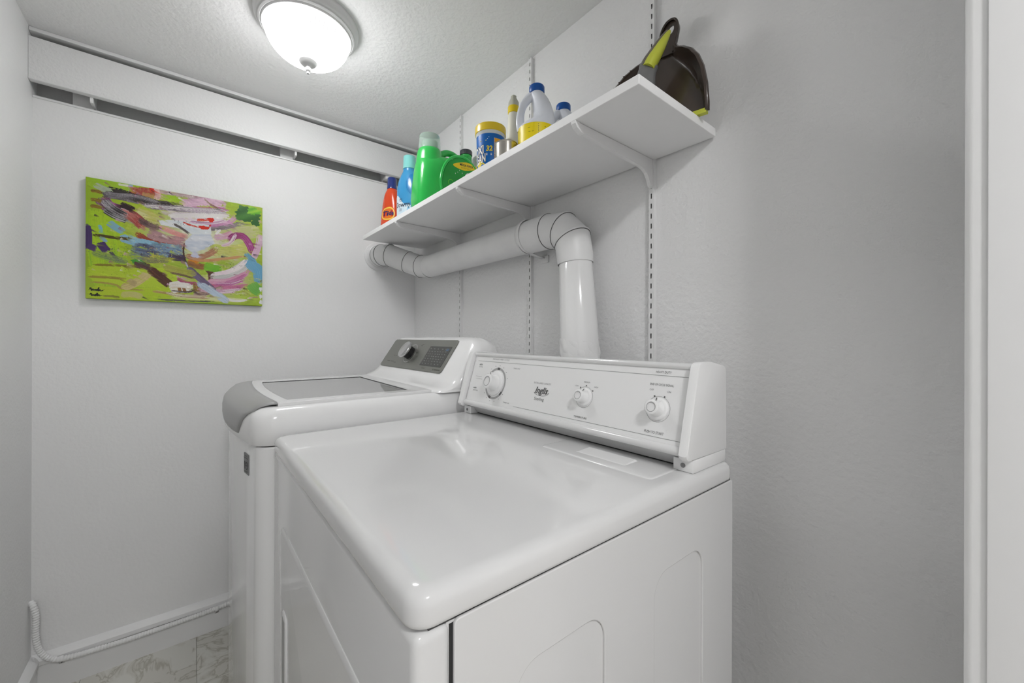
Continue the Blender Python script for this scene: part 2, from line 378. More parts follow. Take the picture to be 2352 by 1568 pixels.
# crinkled tape wrap at the foot of the riser
secs = []
for i in range(14):
    z = 1.165-i*.008; f = (1.362-z)/.242; c = Vector((1.1925+.0225*f, -.068-.004*f, z)); row = []
    for j in range(56):
        a = 2*PI*j/56
        rr = .0558+.0007*math.sin(a*5+i*1.3)+.0011*math.sin(a*9-i*.9)+.0008*random.random()
        if i == 0: c2 = .0045*math.sin(a*3+1)
        else: c2 = 0
        row.append((c.x+rr*math.cos(a), c.y+rr*.98*math.sin(a), z+c2-.02))
    secs.append(row)
V, Fc = loft(secs, False); mesh_obj('tape_wrap', V, Fc, M_DUCTG, duct, 60)
# strap
sp = []
for i in range(25):
    a = math.radians(-95+200*i/24); sp.append(Vector((.992, yc-(RD+.0025)*math.cos(a), zc+(RD+.0025)*math.sin(a))))
sp = [Vector((.992, -.003, zc-.062)), Vector((.992, -.035, zc-.058))] + sp
V, Fc = [], []
for p in sp: V += [p+Vector((-.009, 0, 0)), p+Vector((.009, 0, 0))]
for i in range(len(sp)-1): Fc.append((2*i, 2*i+1, 2*i+3, 2*i+2))
o = mesh_obj('hanger_strap', V, Fc, M_METALW, duct, 40); md = o.modifiers.new('s', 'SOLIDIFY'); md.thickness = .0015; md.offset = 1
box('strap_foot', .982, 1.016, -.006, -.0005, zc-.078, zc-.054, M_METALW, duct, bev=.001)

# ------------------------------------------------------------------ clothes dryer
DX0, DX1, DYF, DYB, DT = .9105, 1.6475, -.774, -.137, .924
dryer = thing('clothes_dryer', 'large white clothes dryer with three-knob control panel, nearest the camera', 'dryer', ((DX0+DX1)/2, (DYF+DYB)/2, 0))
box('cabinet', DX0+.002, DX1-.004, DYF+.034, DYB, .025, .8865, M_ENAMEL, dryer)
for sx in (DX0+.05, DX1-.05):
    for sy in (DYF+.06, DYB-.05):
        V, Fc = lathe([(.018, 0), (.02, .004), (.02, .012), (.008, .014), (.008, .026)], 20, Matrix.Translation((sx, sy, 0))); mesh_obj('foot', V, Fc, M_BLACK, dryer)
def splines_to_side(V, xo): return [(xo+v[2], v[0], v[1]) for v in V]
holes = [rrect(-.660, -.512, .12, .802, .034, 8), rrect(-.398, -.252, .12, .802, .034, 8)]
V, Fc = curve2d([rrect(DYF+.0408, DYB, .03, .8878, .006)] + holes, .0008, .0012, 2, -.0012)
sp_ = mesh_obj('side_panel', splines_to_side(V, DX1-.002), Fc, M_ENAMEL, dryer, 50)
for h in holes:
    V, Fc = curve2d([h], .0005); mesh_obj('side_panel_recess', splines_to_side(V, DX1-.0037), Fc, M_ENAMEL, sp_, 50)
box('seam_gap', DX1-.006, DX1-.0035, DYF+.037, DYF+.0425, .03, .884, M_DARK, dryer)
box('front_panel', DX0, DX1, DYF, DYF+.038, .03, .8878, M_ENAMEL, dryer, bev=.009, seg=4)
# door
dsec = []
for off, ins in ((0, 0), (.0015, .0), (.0032, .003), (.004, .009)):
    dsec.append([(x, DYF-off, z) for x, z in rrect(1.005+ins, 1.590-ins, .22+ins, .757-ins, .03-ins*.5, 6)])
V, Fc = loft(dsec); door = mesh_obj('door', V, Fc, M_ENAMEL, dryer, 50)
dh = []
for off, ins in ((.0035, 0), (.0062, .002), (.007, .005)):
    dh.append([(x, DYF-off, z) for x, z in rrect(1.052+ins, 1.094-ins, .40+ins, .606-ins, .010-ins*.5, 5)])
V, Fc = loft(dh); mesh_obj('door_handle', V, Fc, M_PLASTW, door, 50)
box('handle_slot', 1.062, 1.086, DYF-.0076, DYF-.006, .41, .594, M_SILVER, door)
# top panel
ts = []
for z, i in ((.8905, .003), (.8925, .0005), (.896, 0), (.910, 0), (.916, .0015), (.9205, .005), (.9232, .010), (.924, .017)):
    ts.append([(x, y, z) for x, y in rrect(DX0-.002+i, DX1+.002-i, DYF-.002+i, DYB+.002-i, .022-i*.5, 7)])
V, Fc = loft(ts); top = mesh_obj('top_panel', V, Fc, M_ENAMEL, dryer, 60)
box('top_seam', DX0+.004, DX1-.0045, DYF+.016, DYB, .886, .8915, M_SEAM, dryer)
# lint screen lid
ls = []
for z, i in ((.924, 0), (.9252, .001), (.9256, .003)):
    ls.append([(x, y, z) for x, y in rrect(1.355+i, 1.612-i, -.352+i, -.262-i, .008, 4)])
V, Fc = loft(ls); mesh_obj('lint_lid', V, Fc, M_ENAMEL, top, 50)
V, Fc = loft([[(1.43, -.328, .9257), (1.545, -.328, .9257), (1.545, -.287, .9257), (1.43, -.287, .9257)], [(1.434, -.324, .9262), (1.541, -.324, .9262), (1.541, -.290, .9285), (1.434, -.290, .9285)]])
mesh_obj('lint_lid_grip', V, Fc, M_ENAMEL2, top, 0)
# console body
PA = Vector((0, -.280, .962)); PB = Vector((0, -.240, 1.098)); PT = (PB-PA).normalized(); PN = Vector((0, PT.z*-1, PT.y)); PL = (PB-PA).length
def fp(x, t, off=0.): return Vector((x, PA.y, PA.z)) + PT*t + PN*off
CX0, CX1 = .928, 1.640
core = [(-.246, .9245), (-.258, .940), (-.266, .953), (PA.y+.003, .960), (PB.y+.003, 1.097), (-.215, 1.104), (-.155, 1.096), (-.150, .9245)]
V, Fc = prism_x(core, CX0+.004, CX1-.004); cons = mesh_obj('console', V, Fc, M_ENAMEL, dryer, 20)
V, Fc = loft([[fp(CX0+.02, .004, .0), fp(CX1-.006, .004, .0), fp(CX1-.006, PL+.001, .0), fp(CX0+.02, PL+.001, .0)], [fp(CX0+.02, .004, .0012), fp(CX1-.006, .004, .0012), fp(CX1-.006, PL+.001, .0012), fp(CX0+.02, PL+.001, .0012)]])
mesh_obj('faceplate', V, Fc, mat('faceplate_white', G(.86), .3), cons, 0)
rail = [(-.2735, .951), (-.281, .9505), (-.2865, .953), (-.2885, .958), (-.2875, .963), (-.2835, .9665), (-.279, .967)]
V, Fc = prism_x(rail, CX0+.004, CX1-.004); mesh_obj('lower_rail', V, Fc, M_ENAMEL, cons, 50)
rail = [fp(0, PL-.003, 0), fp(0, PL-.003, .003), fp(0, PL, .0055), fp(0, PL+.005, .0055), fp(0, PL+.0085, .002), fp(0, PL+.009, -.006), fp(0, PL, -.01)]
V, Fc = prism_x([(p.y, p.z) for p in rail], CX0+.004, CX1-.004); mesh_obj('upper_rail', V, Fc, M_ENAMEL, cons, 50)
cap = [(-.294, .951), (-.296, .956), (-.294, .962), (-.256, 1.100), (-.252, 1.106), (-.246, 1.109), (-.205, 1.109), (-.158, 1.101), (-.150, 1.095), (-.147, .945), (-.288, .947)]
def endcap(x0, x1):
    cy = sum(p[0] for p in cap)/len(cap); cz = sum(p[1] for p in cap)/len(cap)
    s = lambda k: [(cy+(y-cy)*k, cz+(z-cz)*k) for y, z in cap]
    V, Fc = loft([[(x, y, z) for y, z in s(k)] for x, k in ((x0, .95), (x0+.001, .985), (x0+.004, 1), (x1-.004, 1), (x1-.001, .985), (x1, .95))])
    c = mesh_obj('end_cap', V, Fc, M_PLASTW, cons, 35)
    box('end_foot', x0+.001-.022*(x0 > 1.3), x1-.001+.018*(x0 < 1.3), -.272, -.152, .9242, .946, M_PLASTW, cons, bev=.0015)
    for xx in ((x0+x1)/2-.011 if x0 > 1.3 else (x0+x1)/2+.008,):
        MM = Matrix.Translation((xx, -.2722, .935)) @ Matrix.Rotation(PI/2, 4, 'X')
        V, Fc = lathe([(.0001, .0), (.0042, .0), (.0042, .0008), (.0028, .0012), (.0001, .0006)], 18, MM); mesh_obj('screw', V, Fc, mat('screw_grey', G(.25), .35, metal=.8), cons)
endcap(CX1-.014, CX1+.002); endcap(CX0-.002, CX0+.018)
box('console_gap', CX0+.02, CX1-.018, -.2475, -.244, .9242, .9275, M_DARK, cons)
# faceplate print
def print_fp(name, VF, x, t, material, off=.0016):
    return mapped(name, VF, lambda u, v: fp(x+u, t+v, off), material, cons)
TX = lambda s, x, t, h, wd=None, m_=M_PRINTL, sh=0, bold=0, al='CENTER': print_fp('printed_text', text2d(s, h, sh, bold, al, wd), x, t, m_)
print_fp('printed_line', rect2(.966, 1.632, -.0004, .0004), 0, .1245, M_PRINTL)
print_fp('printed_line', rect2(1.170, 1.632, -.0004, .0004), 0, .0125, M_PRINTL)
TX('HEAVY DUTY', 1.571, .1305, .0062, .031, M_PRINT)
TX('END OF CYCLE SIGNAL', 1.571, .1068, .0058, .047, M_PRINT)
TX('OFF', 1.5526, .0962, .005); TX('ON', 1.5875, .0952, .005)
TX('PUSH TO START', 1.570, .0195, .0068, .038, M_PRINT)
TX('TEMPERATURE', 1.3955, .0195, .0058, .036, M_PRINT)
TX('LOW', 1.3697, .086, .0046); TX('MEDIUM', 1.3965, .0962, .0046); TX('HIGH', 1.4235, .0875, .0046)
TX('EXTRA LARGE CAPACITY', 1.260, .081, .0058, .060)
TX('Inglis', 1.261, .063, .0215, .045, M_PRINT, .28, .0007)
print_fp('printed_logo_arc', (lambda A: ([(x*1.0, y*.36) for x, y in A[0]], A[1]))(annulus(.0245, .0262, 195, 365)), 1.262, .060, M_PRINT)
TX('Sterling', 1.259, .0425, .0105, .034, M_PRINT)
TX('PERMANENT PRESS \u2022 3 CYCLE', 1.075, .1325, .0055, .076)
TX('TIMED DRY', 1.1518, .111, .0052, .028); TX('TIMED AIR', 1.139, .0177, .0052, .026)
TX('AUTO', .984, .1135, .0056, None, M_PRINT, 0, .0002); TX('NORMAL', .986, .1065, .0048)
TX('AUTO', .981, .043, .0056, None, M_PRINT, 0, .0002); TX('PERM PRESS', .986, .036, .0048)
print_fp('printed_line', rect2(.972, 1.002, -.0003, .0003), 0, .078, M_PRINTL); print_fp('printed_line', rect2(.975, 1.006, -.0003, .0003), 0, .071, M_PRINTL)
# timer dial ring with dark blocks
print_fp('dial_ring', annulus(.0385, .0445), 1.074, .0645, mat('dial_grey', G(.42), .5), .0016)
for a in (88, 252, 322): print_fp('dial_block', annulus(.0383, .0448, a-8, a+8, 6), 1.074, .0645, M_PRINT, .0019)
for a in range(20, 350, 22):
    print_fp('dial_tick', moved(rect2(-.0017, .0017, -.0008, .0008), .0505*math.cos(math.radians(a)), .0505*math.sin(math.radians(a))), 1.074, .0645, M_PRINTL)
NQ = PN.to_track_quat('Z', 'Y').to_matrix().to_4x4()
def knob(x, t, base, r, h, ptr):
    MM = Matrix.Translation(fp(x, t, .0014)) @ NQ
    V, Fc = lathe([(base*1.02, 0), (base, .003), (base*.93, .0045), (r*1.28, .0055), (r*1.15, h*.35), (r*1.04, h*.62), (r*1.12, h*.86), (r*1.09, h*.96), (r*.98, h), (r*.72, h), (r*.68, h-.0012), (.0005, h-.0012)], 40, MM)
    k = mesh_obj('knob', V, Fc, M_PLASTW, cons, 40)
    # fin of the knob
    V, Fc = curve2d([rrect(-r*.28, r*.28, r*.8, base*.86, r*.2, 4)], .006, .0008)
    MR = MM @ Matrix.Rotation(math.radians(ptr), 4, 'Z') @ Matrix.Translation((0, 0, .0085))
    mesh_obj('knob_pointer', [MR @ Vector(v) for v in V], Fc, M_PLASTW, cons, 30)
    VF = rect2(-.0009, .0009, base*.62, base*.93); MR2 = MM @ Matrix.Rotation(math.radians(ptr), 4, 'Z') @ Matrix.Translation((0, 0, .0158))
    mesh_obj('knob_mark', [MR2 @ Vector((u, v, 0)) for u, v in VF[0]], VF[1], M_PRINT, cons, 0)
    VF = annulus(r*.66, r*.74); MR3 = MM @ Matrix.Translation((0, 0, h+.0002))
    mesh_obj('knob_ring', [MR3 @ Vector((u, v, 0)) for u, v in VF[0]], VF[1], M_PRINTL, cons, 0)
knob(1.074, .0645, .034, .0185, .031, 25)
knob(1.3966, .0637, .0195, .0118, .023, -28)
knob(1.571, .0622, .0205, .0122, .024, -12)
print_fp('printed_ring', annulus(.0225, .0229), 1.3966, .0637, M_PRINT); print_fp('printed_ring', annulus(.0232, .0236), 1.571, .0622, M_PRINT)
for cx, ct, angs in ((1.3966, .0637, (128, 90, 38)), (1.571, .0622, (115, 68))):
    for a in angs:
        ca, sa = math.cos(math.radians(a)), math.sin(math.radians(a))
        VF = rect2(.0238, .0265, -.0015, .0015); print_fp('printed_tick', ([(u*ca-v*sa, u*sa+v*ca) for u, v in VF[0]], VF[1]), cx, ct, M_PRINT)

# ------------------------------------------------------------------ washing machine
WX0, WX1, WYB = .212, .895, -.105
washer = thing('washing_machine', 'white top-load washing machine with glass lid and silver handle, left of the dryer', 'washing machine', ((WX0+WX1)/2, -.45, 0))
WXC = (WX0+WX1)/2; WHW = (WX1-WX0)/2
def front(x, yf, bow): return yf-bow*(1-((x-WXC)/WHW)**2)
def plan(yf, bow, rc, i):
    x0, x1, yb = WX0+i, WX1-i, WYB-i*.5; yf = yf+i; pts = []
    rb = .02
    for k in range(5):
        t = math.radians(90*k/4); pts.append((x1-rb+rb*math.cos(t), yb-rb+rb*math.sin(t)))
    for k in range(5):
        t = math.radians(90+90*k/4); pts.append((x0+rb+rb*math.cos(t), yb-rb+rb*math.sin(t)))
    yl = front(x0+rc, yf, bow)
    for k in range(9):
        t = math.radians(180+84*k/8); pts.append((x0+rc+rc*math.cos(t), yl+rc+rc*math.sin(t)))
    for k in range(1, 20):
        x = x0+rc+(x1-x0-2*rc)*k/20; pts.append((x, front(x, yf, bow)))
    for k in range(9):
        t = math.radians(276+84*k/8); pts.append((x1-rc+rc*math.cos(t), yl+rc+rc*math.sin(t)))
    return pts
BYF, BB = -.800, .034
V, Fc = loft([[(x, y, z) for x, y in plan(BYF, BB, .045, i)] for z, i in ((.02, .004), (.03, 0), (.890, 0), (.8935, .003))]); mesh_obj('cabinet', V, Fc, M_ENAMEL2, washer, 40)
V, Fc = loft([[(x, y, z) for x, y in plan(BYF, BB, .045, .006)] for z in (.89, .902)]); mesh_obj('seam', V, Fc, M_DARK, washer, 0)
TYF, TB = -.806, .040
V, Fc = loft([[(x, y, z) for x, y in plan(TYF, TB, .050, i)] for z, i in ((.8965, .003), (.899, 0), (.945, 0), (.958, .002), (.968, .006), (.976, .012), (.9815, .020), (.984, .030))]); mesh_obj('top_cover', V, Fc, M_ENAMEL2, washer, 60)
# lid frame with glass
def yin(x): return -.772+((x-.60)/.37)**2*.024
def ygl(x): return -.741+((x-.60)/.37)**2*.024
lx0, lx1 = .236, .866
outer = [(lx0+(lx1-lx0)*k/20, yin(lx0+(lx1-lx0)*k/20)) for k in range(21)] + [(lx1, -.352), (lx0, -.335)]
gx0, gx1 = .305, .822
inner = [(gx0+(gx1-gx0)*k/20, ygl(gx0+(gx1-gx0)*k/20)) for k in range(21)] + [(gx1, -.405), (gx0, -.383)]
V, Fc = curve2d([outer, inner[::-1]], .0035, .0015, 2, -.0015); lid = mesh_obj('lid_frame', [(x, y, z+.9875) for x, y, z in V], Fc, M_ENAMEL2, washer, 50)
V, Fc = curve2d([inner], .001); mesh_obj('lid_glass', [(x, y, z+.9885) for x, y, z in V], Fc, M_LIDGLASS, lid, 30)
gk = [Vector((x, y, .9905)) for x, y in inner+inner[:1]]
V, Fc = tube(gk, .0011, 6); mesh_obj('gasket', V, Fc, M_SEAM, lid, 0)
# silver handle
hw = [(0., 'in', .9925), (.15, -.010, .9925), (.35, -.028, .9905), (.55, -.046, .986), (.70, 'f', .975), (.80, 'f2', .966), (.88, 'f3', .950), (.95, 'f3', .930), (1., 'f4', .912)]
secs = []
for s, kind, z in hw:
    half = .312-.02*s if s < .7 else .298-.33*(s-.7)**1.15
    row = []
    for k in range(41):
        q = -1+2*k/40; x = .551+q*half; yf = front(x, TYF, TB)
        edge = .003*max(0, (abs(q)-.94)/.06)
        if kind == 'in': y = yin(x)+.001
        elif kind == 'f': y = yf+.010-.003
        elif kind == 'f2': y = yf+.002-.003
        elif kind == 'f3': y = yf-.004
        elif kind == 'f4': y = yf-.001
        else: y = yin(x)+(yf+.007-yin(x))*(s/.70)
        row.append((x, y + (edge if 'f' in str(kind) else 0), z-(edge if not 'f' in str(kind) else 0)))
    secs.append(row)
V, Fc = loft(secs, False, False); o = mesh_obj('lid_handle', V, Fc, M_SILVER, lid, 70); md = o.modifiers.new('s', 'SOLIDIFY'); md.thickness = .003; md.offset = 0
# console
WA = Vector((0, -.275, 1.035)); WB = Vector((0, -.200, 1.145)); WT = (WB-WA).normalized(); WN = Vector((0, -WT.z, WT.y)); WL = (WB-WA).length
def wp(x, t, off=0.): return Vector((x, WA.y, WA.z))+WT*t+WN*off
prof = [(-.352, .983), (-.345, .9905), (-.325, .997), (-.300, 1.008), (-.283, 1.022), (-.276, 1.033), (-.204, 1.1385), (-.196, 1.147), (-.182, 1.1525), (-.150, 1.1535), (-.122, 1.147), (-.110, 1.13), (-.106, .983)]
secs = []
for x, k in ((WX0+.002, .0), (WX0+.004, .22), (WX0+.010, .42), (WX0+.020, .62), (WX0+.034, .80), (WX0+.050, .93), (WX0+.07, 1.), (WX1-.085, 1.), (WX1-.065, .965), (WX1-.048, .90), (WX1-.032, .78), (WX1-.018, .60), (WX1-.008, .38), (WX1-.002, .0)):
    left = x < WXC
    if left: k = 1-(1-k)*.35 if k > 0 else .6
    kk = .62+.38*k
    row = []
    for y, z in prof:
        zz = .983+(z-.983)*(kk if z > .99 else 1); yy = -.13+(y+.13)*(.86+.14*k)
        row.append((x, yy, zz))
    secs.append(row)
V, Fc = loft(secs); wcons = mesh_obj('console', V, Fc, M_ENAMEL2, washer, 45)
pan = rrect(.250, .788, -.004, .128, .012, 6)
V, Fc = curve2d([pan], .0008, .0006, 1); mesh_obj('control_panel', [wp(v[0], v[1], .0022+v[2]) for v in V], Fc, M_PANELGR, wcons, 30)
V, Fc = curve2d([rrect(.612, .770, .016, .099, .002, 2)], .0003); mesh_obj('display', [wp(v[0], v[1], .0042+v[2]) for v in V], Fc, M_DISPLAY, wcons, 0)
def print_wp(name, VF, x, t, m_, off=.0048): return mapped(name, VF, lambda u, v: wp(x+u, t+v, off), m_, wcons)
rows = ((.088, 5), (.077, 7), (.066, 8), (.056, 8), (.046, 7), (.036, 7), (.025, 6))
for t_, n_ in rows:
    lst = []
    for k in range(n_):
        wd = random.uniform(.005, .010); xx = .622+k*(.14/n_)+random.uniform(0, .004)
        lst.append(moved(rect2(0, wd, -.0011, .0011), xx, 0))
    print_wp('display_print', joinvf(*lst), 0, t_, M_DISPTXT)['kind'] = 'stuff'
print_wp('display_print', joinvf(rect2(.742, .760, .088, .090), rect2(.742, .760, .082, .084)), 0, 0, M_DISPBLUE)['kind'] = 'stuff'
lst = []
for xx, tt, wd in ((.335, .048, .012), (.352, .048, .012), (.30, .020, .03), (.338, .020, .03), (.372, .016, .022), (.53, .10, .016), (.535, .106, .016), (.52, .067, .022), (.525, .038, .02), (.50, .022, .018), (.64, .006, .024), (.69, .0, .0), (.545, .050, .010), (.405, .10, .012)):
    if wd: lst.append(rect2(xx, xx+wd, tt-.0014, tt+.0014))
print_wp('panel_print', joinvf(*lst), 0, 0, mat('panel_print_dark', srgb(85, 85, 80), .5), .0036)['kind'] = 'stuff'
print_wp('panel_badge', joinvf(rect2(.735, .775, .003, .0075), rect2(.724, .731, .002, .009)), 0, 0, mat('panel_print_dark', srgb(85, 85, 80), .5), .0036)
WQ = WN.to_track_quat('Z', 'Y').to_matrix().to_4x4()
MM = Matrix.Translation(wp(.478, .0625, .003)) @ WQ
V, Fc = lathe([(.0415, 0), (.0415, .0012), (.040, .0015), (.0395, .0008)], 48, MM, False); mesh_obj('dial_trim', V, Fc, M_CHROME, wcons, 40)
V, Fc = lathe([(.026, 0), (.026, .024), (.001, .024)], 40, MM); mesh_obj('dial_core', V, Fc, M_BLACK, wcons, 40)
V, Fc = lathe([(.024, .023), (.0345, .0245), (.036, .027), (.036, .031), (.0345, .0335), (.031, .0335), (.0295, .0325), (.001, .0325)], 48, MM); mesh_obj('dial_knob', V, Fc, mat('dial_silver', G(.55), .25, metal=.8), wcons, 40)
# warranty badge on the front
bx = .800; bn = Vector((2*BB*(bx-WXC)/WHW**2, -1, 0)); bn = Vector((-bn.x*-1 if False else bn.x*1, -1, 0)).normalized()
bt = Vector((-bn.y, bn.x, 0)).normalized()
if bt.x < 0: bt = -bt
bo = Vector((bx, front(bx, BYF, BB), .841))
def bp(u, v, o): return bo+bt*u+Vector((0, 0, v))+bn*o
V, Fc = curve2d([rrect(-.020, .020, -.0245, .0245, .0015, 2)], .0008); badge = mesh_obj('sticker', [bp(v[0], v[1], .001+v[2]) for v in V], Fc, mat('sticker_grey', G(.22), .5), washer, 0)
mapped('sticker_print', joinvf(annulus(.0070, .0098, cx=.0055, cy=-.004), rect2(-.0135, -.010, -.014, .006), rect2(-.009, .006, .0185, .020), rect2(-.018, .018, .0135, .0147), rect2(.000, .011, -.0045, -.003), rect2(-.012, .012, -.0195, -.018)), lambda u, v: bp(u, v, .0024), mat('sticker_dark', G(.05), .5), washer)
for sx in (WX0+.06, WX1-.06):
    for sy in (-.73, -.16):
        V, Fc = lathe([(.022, 0), (.024, .004), (.024, .014), (.01, .016), (.01, .022)], 20, Matrix.Translation((sx, sy, 0))); mesh_obj('foot', V, Fc, M_BLACK, washer)

# ------------------------------------------------------------------ armoured cable along the baseboard
cab = thing('armored_cable', 'white painted spiral armored cable clipped along the baseboard', 'cable', (.034, -1.25, .08))
path = catmull([(.020, YF+.002, .308), (.030, YF+.010, .296), (.034, YF+.016, .262), (.034, YF+.016, .20), (.034, YF+.024, .150), (.033, YF+.048, .112), (.032, YF+.085, .097), (.030, -1.16, .0905), (.029, -1.08, .087), (.028, -.95, .0875), (.027, -.85, .090), (.027, -.75, .096), (.027, -.5, .096), (.027, -.2, .096)], 40)
L = [0]
for a, b in zip(path, path[1:]): L.append(L[-1]+(b-a).length)
N = int(L[-1]/.0011); pp = []; rr = []
j = 0
for i in range(N+1):
    s = L[-1]*i/N
    while j < len(L)-2 and L[j+1] < s: j += 1
    t = (s-L[j])/(L[j+1]-L[j]); pp.append(path[j].lerp(path[j+1], t)); ph = (s % .0078)/.0078
    rr.append(.0064+.0021*math.sin(ph*PI)**.7)
V, Fc = tube(pp, rr, 14); mesh_obj('armor', V, Fc, M_TRIM, cab, 60)
for yy, zz in ((-1.252, .101), (-.842, .0905)):
    sp = []
    for i in range(13):
        a = math.radians(-90+180*i/12); sp.append((.030+.0095*math.cos(a), yy, zz+.0095*math.sin(a)))
    sp = [(.0215, yy, zz-.022), (.024, yy, zz-.012)]+sp
    V = []; Fc = []
    for p in sp: V += [(p[0], yy-.006, p[2]), (p[0], yy+.006, p[2])]
    for i in range(len(sp)-1): Fc.append((2*i, 2*i+1, 2*i+3, 2*i+2))
    o = mesh_obj('clip', V, Fc, M_TRIM, cab, 40); md = o.modifiers.new('s', 'SOLIDIFY'); md.thickness = .0012
    V, Fc = lathe([(.0001, .002), (.002, .0018), (.0026, 0)], 12, Matrix.Translation((.0215, yy, zz-.018)) @ Matrix.Rotation(PI/2, 4, 'Y')); mesh_obj('clip_nail', V, Fc, mat('nail', G(.2), .5), cab)

# ------------------------------------------------------------------ abstract painting (colour attribute painted stroke by stroke)
PY0, PY1, PZ0, PZ1, PX = -1.201, -.692, 1.281, 1.691, .019
paint = thing('painting', 'abstract lime green canvas painting with pink and black brush strokes', 'painting', (0, (PY0+PY1)/2, PZ0))
NW, NH = 500, 400
rng = np.random.default_rng(11)
def homog(src, dst):
    A = []
    for (x, y), (u, v) in zip(src, dst):
        A.append([x, y, 1, 0, 0, 0, -u*x, -u*y, -u]); A.append([0, 0, 0, x, y, 1, -v*x, -v*y, -v])
    return np.linalg.svd(np.array(A, float))[2][-1].reshape(3, 3)
HM = homog([(78, 78), (2010, 402), (2003, 1475), (98, 1408)], [(0, 0), (NW, 0), (NW, NH), (0, NH)])
img = np.zeros((NH, NW, 3))
def fnoise(nx, ny):
    out = np.zeros((NH, NW))
    for o, amp in ((1, .5), (2, .3), (4, .2)):
        g = rng.random((ny*o+2, nx*o+2)); yy = np.linspace(0, ny*o, NH); xx = np.linspace(0, nx*o, NW)
        iy, ix = yy.astype(int), xx.astype(int); fy, fx = (yy-iy)[:, None], (xx-ix)[None]
        out += amp*(g[iy][:, ix]*(1-fy)*(1-fx)+g[iy+1][:, ix]*fy*(1-fx)+g[iy][:, ix+1]*(1-fy)*fx+g[iy+1][:, ix+1]*fy*fx)
    return out
def rgb(*c): return np.array(c, float)
n1 = fnoise(5, 7)[..., None]; n2 = fnoise(12, 5)[..., None]
img[:] = rgb(146, 176, 30)*(1-n1)+rgb(188, 200, 66)*n1
img[:] = img*(1-.35*n2)+rgb(120, 170, 25)*.35*n2
# paler middle
yy, xx = np.mgrid[0:NH, 0:NW]; mk = np.clip(1.25-np.hypot((xx-.60*NW)/(.36*NW), (yy-.40*NH)/(.30*NH)), 0, 1)[..., None]
img[:] = img*(1-mk*.9)+rgb(216, 212, 196)*mk*.9
mk2 = np.clip(1.2-np.hypot((xx-.78*NW)/(.26*NW), (yy-.78*NH)/(.20*NH)), 0, 1)[..., None]
img[:] = img*(1-mk2*.7)+rgb(206, 196, 176)*mk2*.7
def tocanvas(p):
    q = HM @ np.array([p[0], p[1], 1.]); return np.array([q[0]/q[2], q[1]/q[2]])
def stroke(pts, width, cols, alpha=1., dry=.25, streak=.6, taper=.15):
    cols = [rgb(*c) for c in cols]
    P = catmull([(p[0], p[1], 0) for p in pts], 24) if len(pts) > 2 else [Vector((*pts[0], 0)).lerp(Vector((*pts[1], 0)), i/40) for i in range(41)]
    Q = np.array([tocanvas((p.x, p.y)) for p in P]); seg = np.hypot(*np.diff(Q, axis=0).T); S = np.concatenate([[0], np.cumsum(seg)])
    n = max(4, int(S[-1]*2.2)); s = np.linspace(0, S[-1], n); X = np.interp(s, S, Q[:, 0]); Yq = np.interp(s, S, Q[:, 1])
    dx, dy = np.gradient(X), np.gradient(Yq); L_ = np.hypot(dx, dy)+1e-6; nx, ny = -dy/L_, dx/L_
    W = max(1.0, width*(1.3 if width > 40 else 1.05)*.248/2); m = max(3, int(W*2*2.2)); wv = np.linspace(-1, 1, m)
    br = np.convolve(rng.random(m+8), np.ones(3)/3, 'same')[4:-4]; br = (br-br.min())/(br.max()-br.min()+1e-6)
    drn = rng.random(m); st = rng.random(m)*.12; en = 1-rng.random(m)*.22
    for i in range(n):
        t = i/(n-1); k = min(1, t/taper+.35, (1-t)/taper+.35) if taper else 1
        px = X[i]+nx[i]*wv*W*k; py = Yq[i]+ny[i]*wv*W*k
        ok = (t >= st) & (t <= en) & (drn+.35*t*(dry > 0) > dry)
        jx, jy = px.astype(int), py.astype(int); ok &= (jx >= 0) & (jx < NW) & (jy >= 0) & (jy < NH)
        v = np.clip(br*streak+(1-streak)*.5+.1*math.sin(t*7), 0, .999)*(len(cols)-1); i0 = v.astype(int); f_ = (v-i0)[:, None]
        ca = np.array(cols); i1 = np.minimum(i0+1, len(cols)-1); c = ca[i0]*(1-f_)+ca[i1]*f_
        a = alpha; img[jy[ok], jx[ok]] = img[jy[ok], jx[ok]]*(1-a)+c[ok]*a
def blob(cx, cy, rx, ry, col, rough=.3, alpha=1., col2=None):
    c = tocanvas((cx, cy)); r = np.array([rx, ry])*.25; ph = rng.random(6)*6.28
    x0, x1, y0, y1 = int(c[0]-r[0]*1.6), int(c[0]+r[0]*1.6)+1, int(c[1]-r[1]*1.6), int(c[1]+r[1]*1.6)+1
    for y in range(max(0, y0), min(NH, y1)):
        for x in range(max(0, x0), min(NW, x1)):
            dx, dy = (x-c[0])/r[0], (y-c[1])/r[1]; a = math.atan2(dy, dx); e = 1+rough*(.5*math.sin(3*a+ph[0])+.3*math.sin(7*a+ph[1])+.25*math.sin(13*a+ph[2]))
            if dx*dx+dy*dy < e*e:
                cc = rgb(*col)
                if col2: k = .5+.5*math.sin(dx*3+dy*4+ph[3]); cc = cc*k+rgb(*col2)*(1-k)
                img[y, x] = img[y, x]*(1-alpha)+cc*alpha
def poly(pts, col, col2=None, alpha=1.):
    Q = np.array([tocanvas(p) for p in pts]); ins = np.zeros((NH, NW), bool); j = len(Q)-1
    for i in range(len(Q)):
        xi, yi = Q[i]; xj, yj = Q[j]; c = ((yi > yy) != (yj > yy)) & (xx < (xj-xi)*(yy-yi)/(yj-yi+1e-9)+xi); ins ^= c; j = i
    k = np.clip((fnoise(14, 40)-.25)*2, 0, 1)[..., None]; cc = rgb(*col)*k+rgb(*(col2 or col))*(1-k)
    img[ins] = img[ins]*(1-alpha)+cc[ins]*alpha
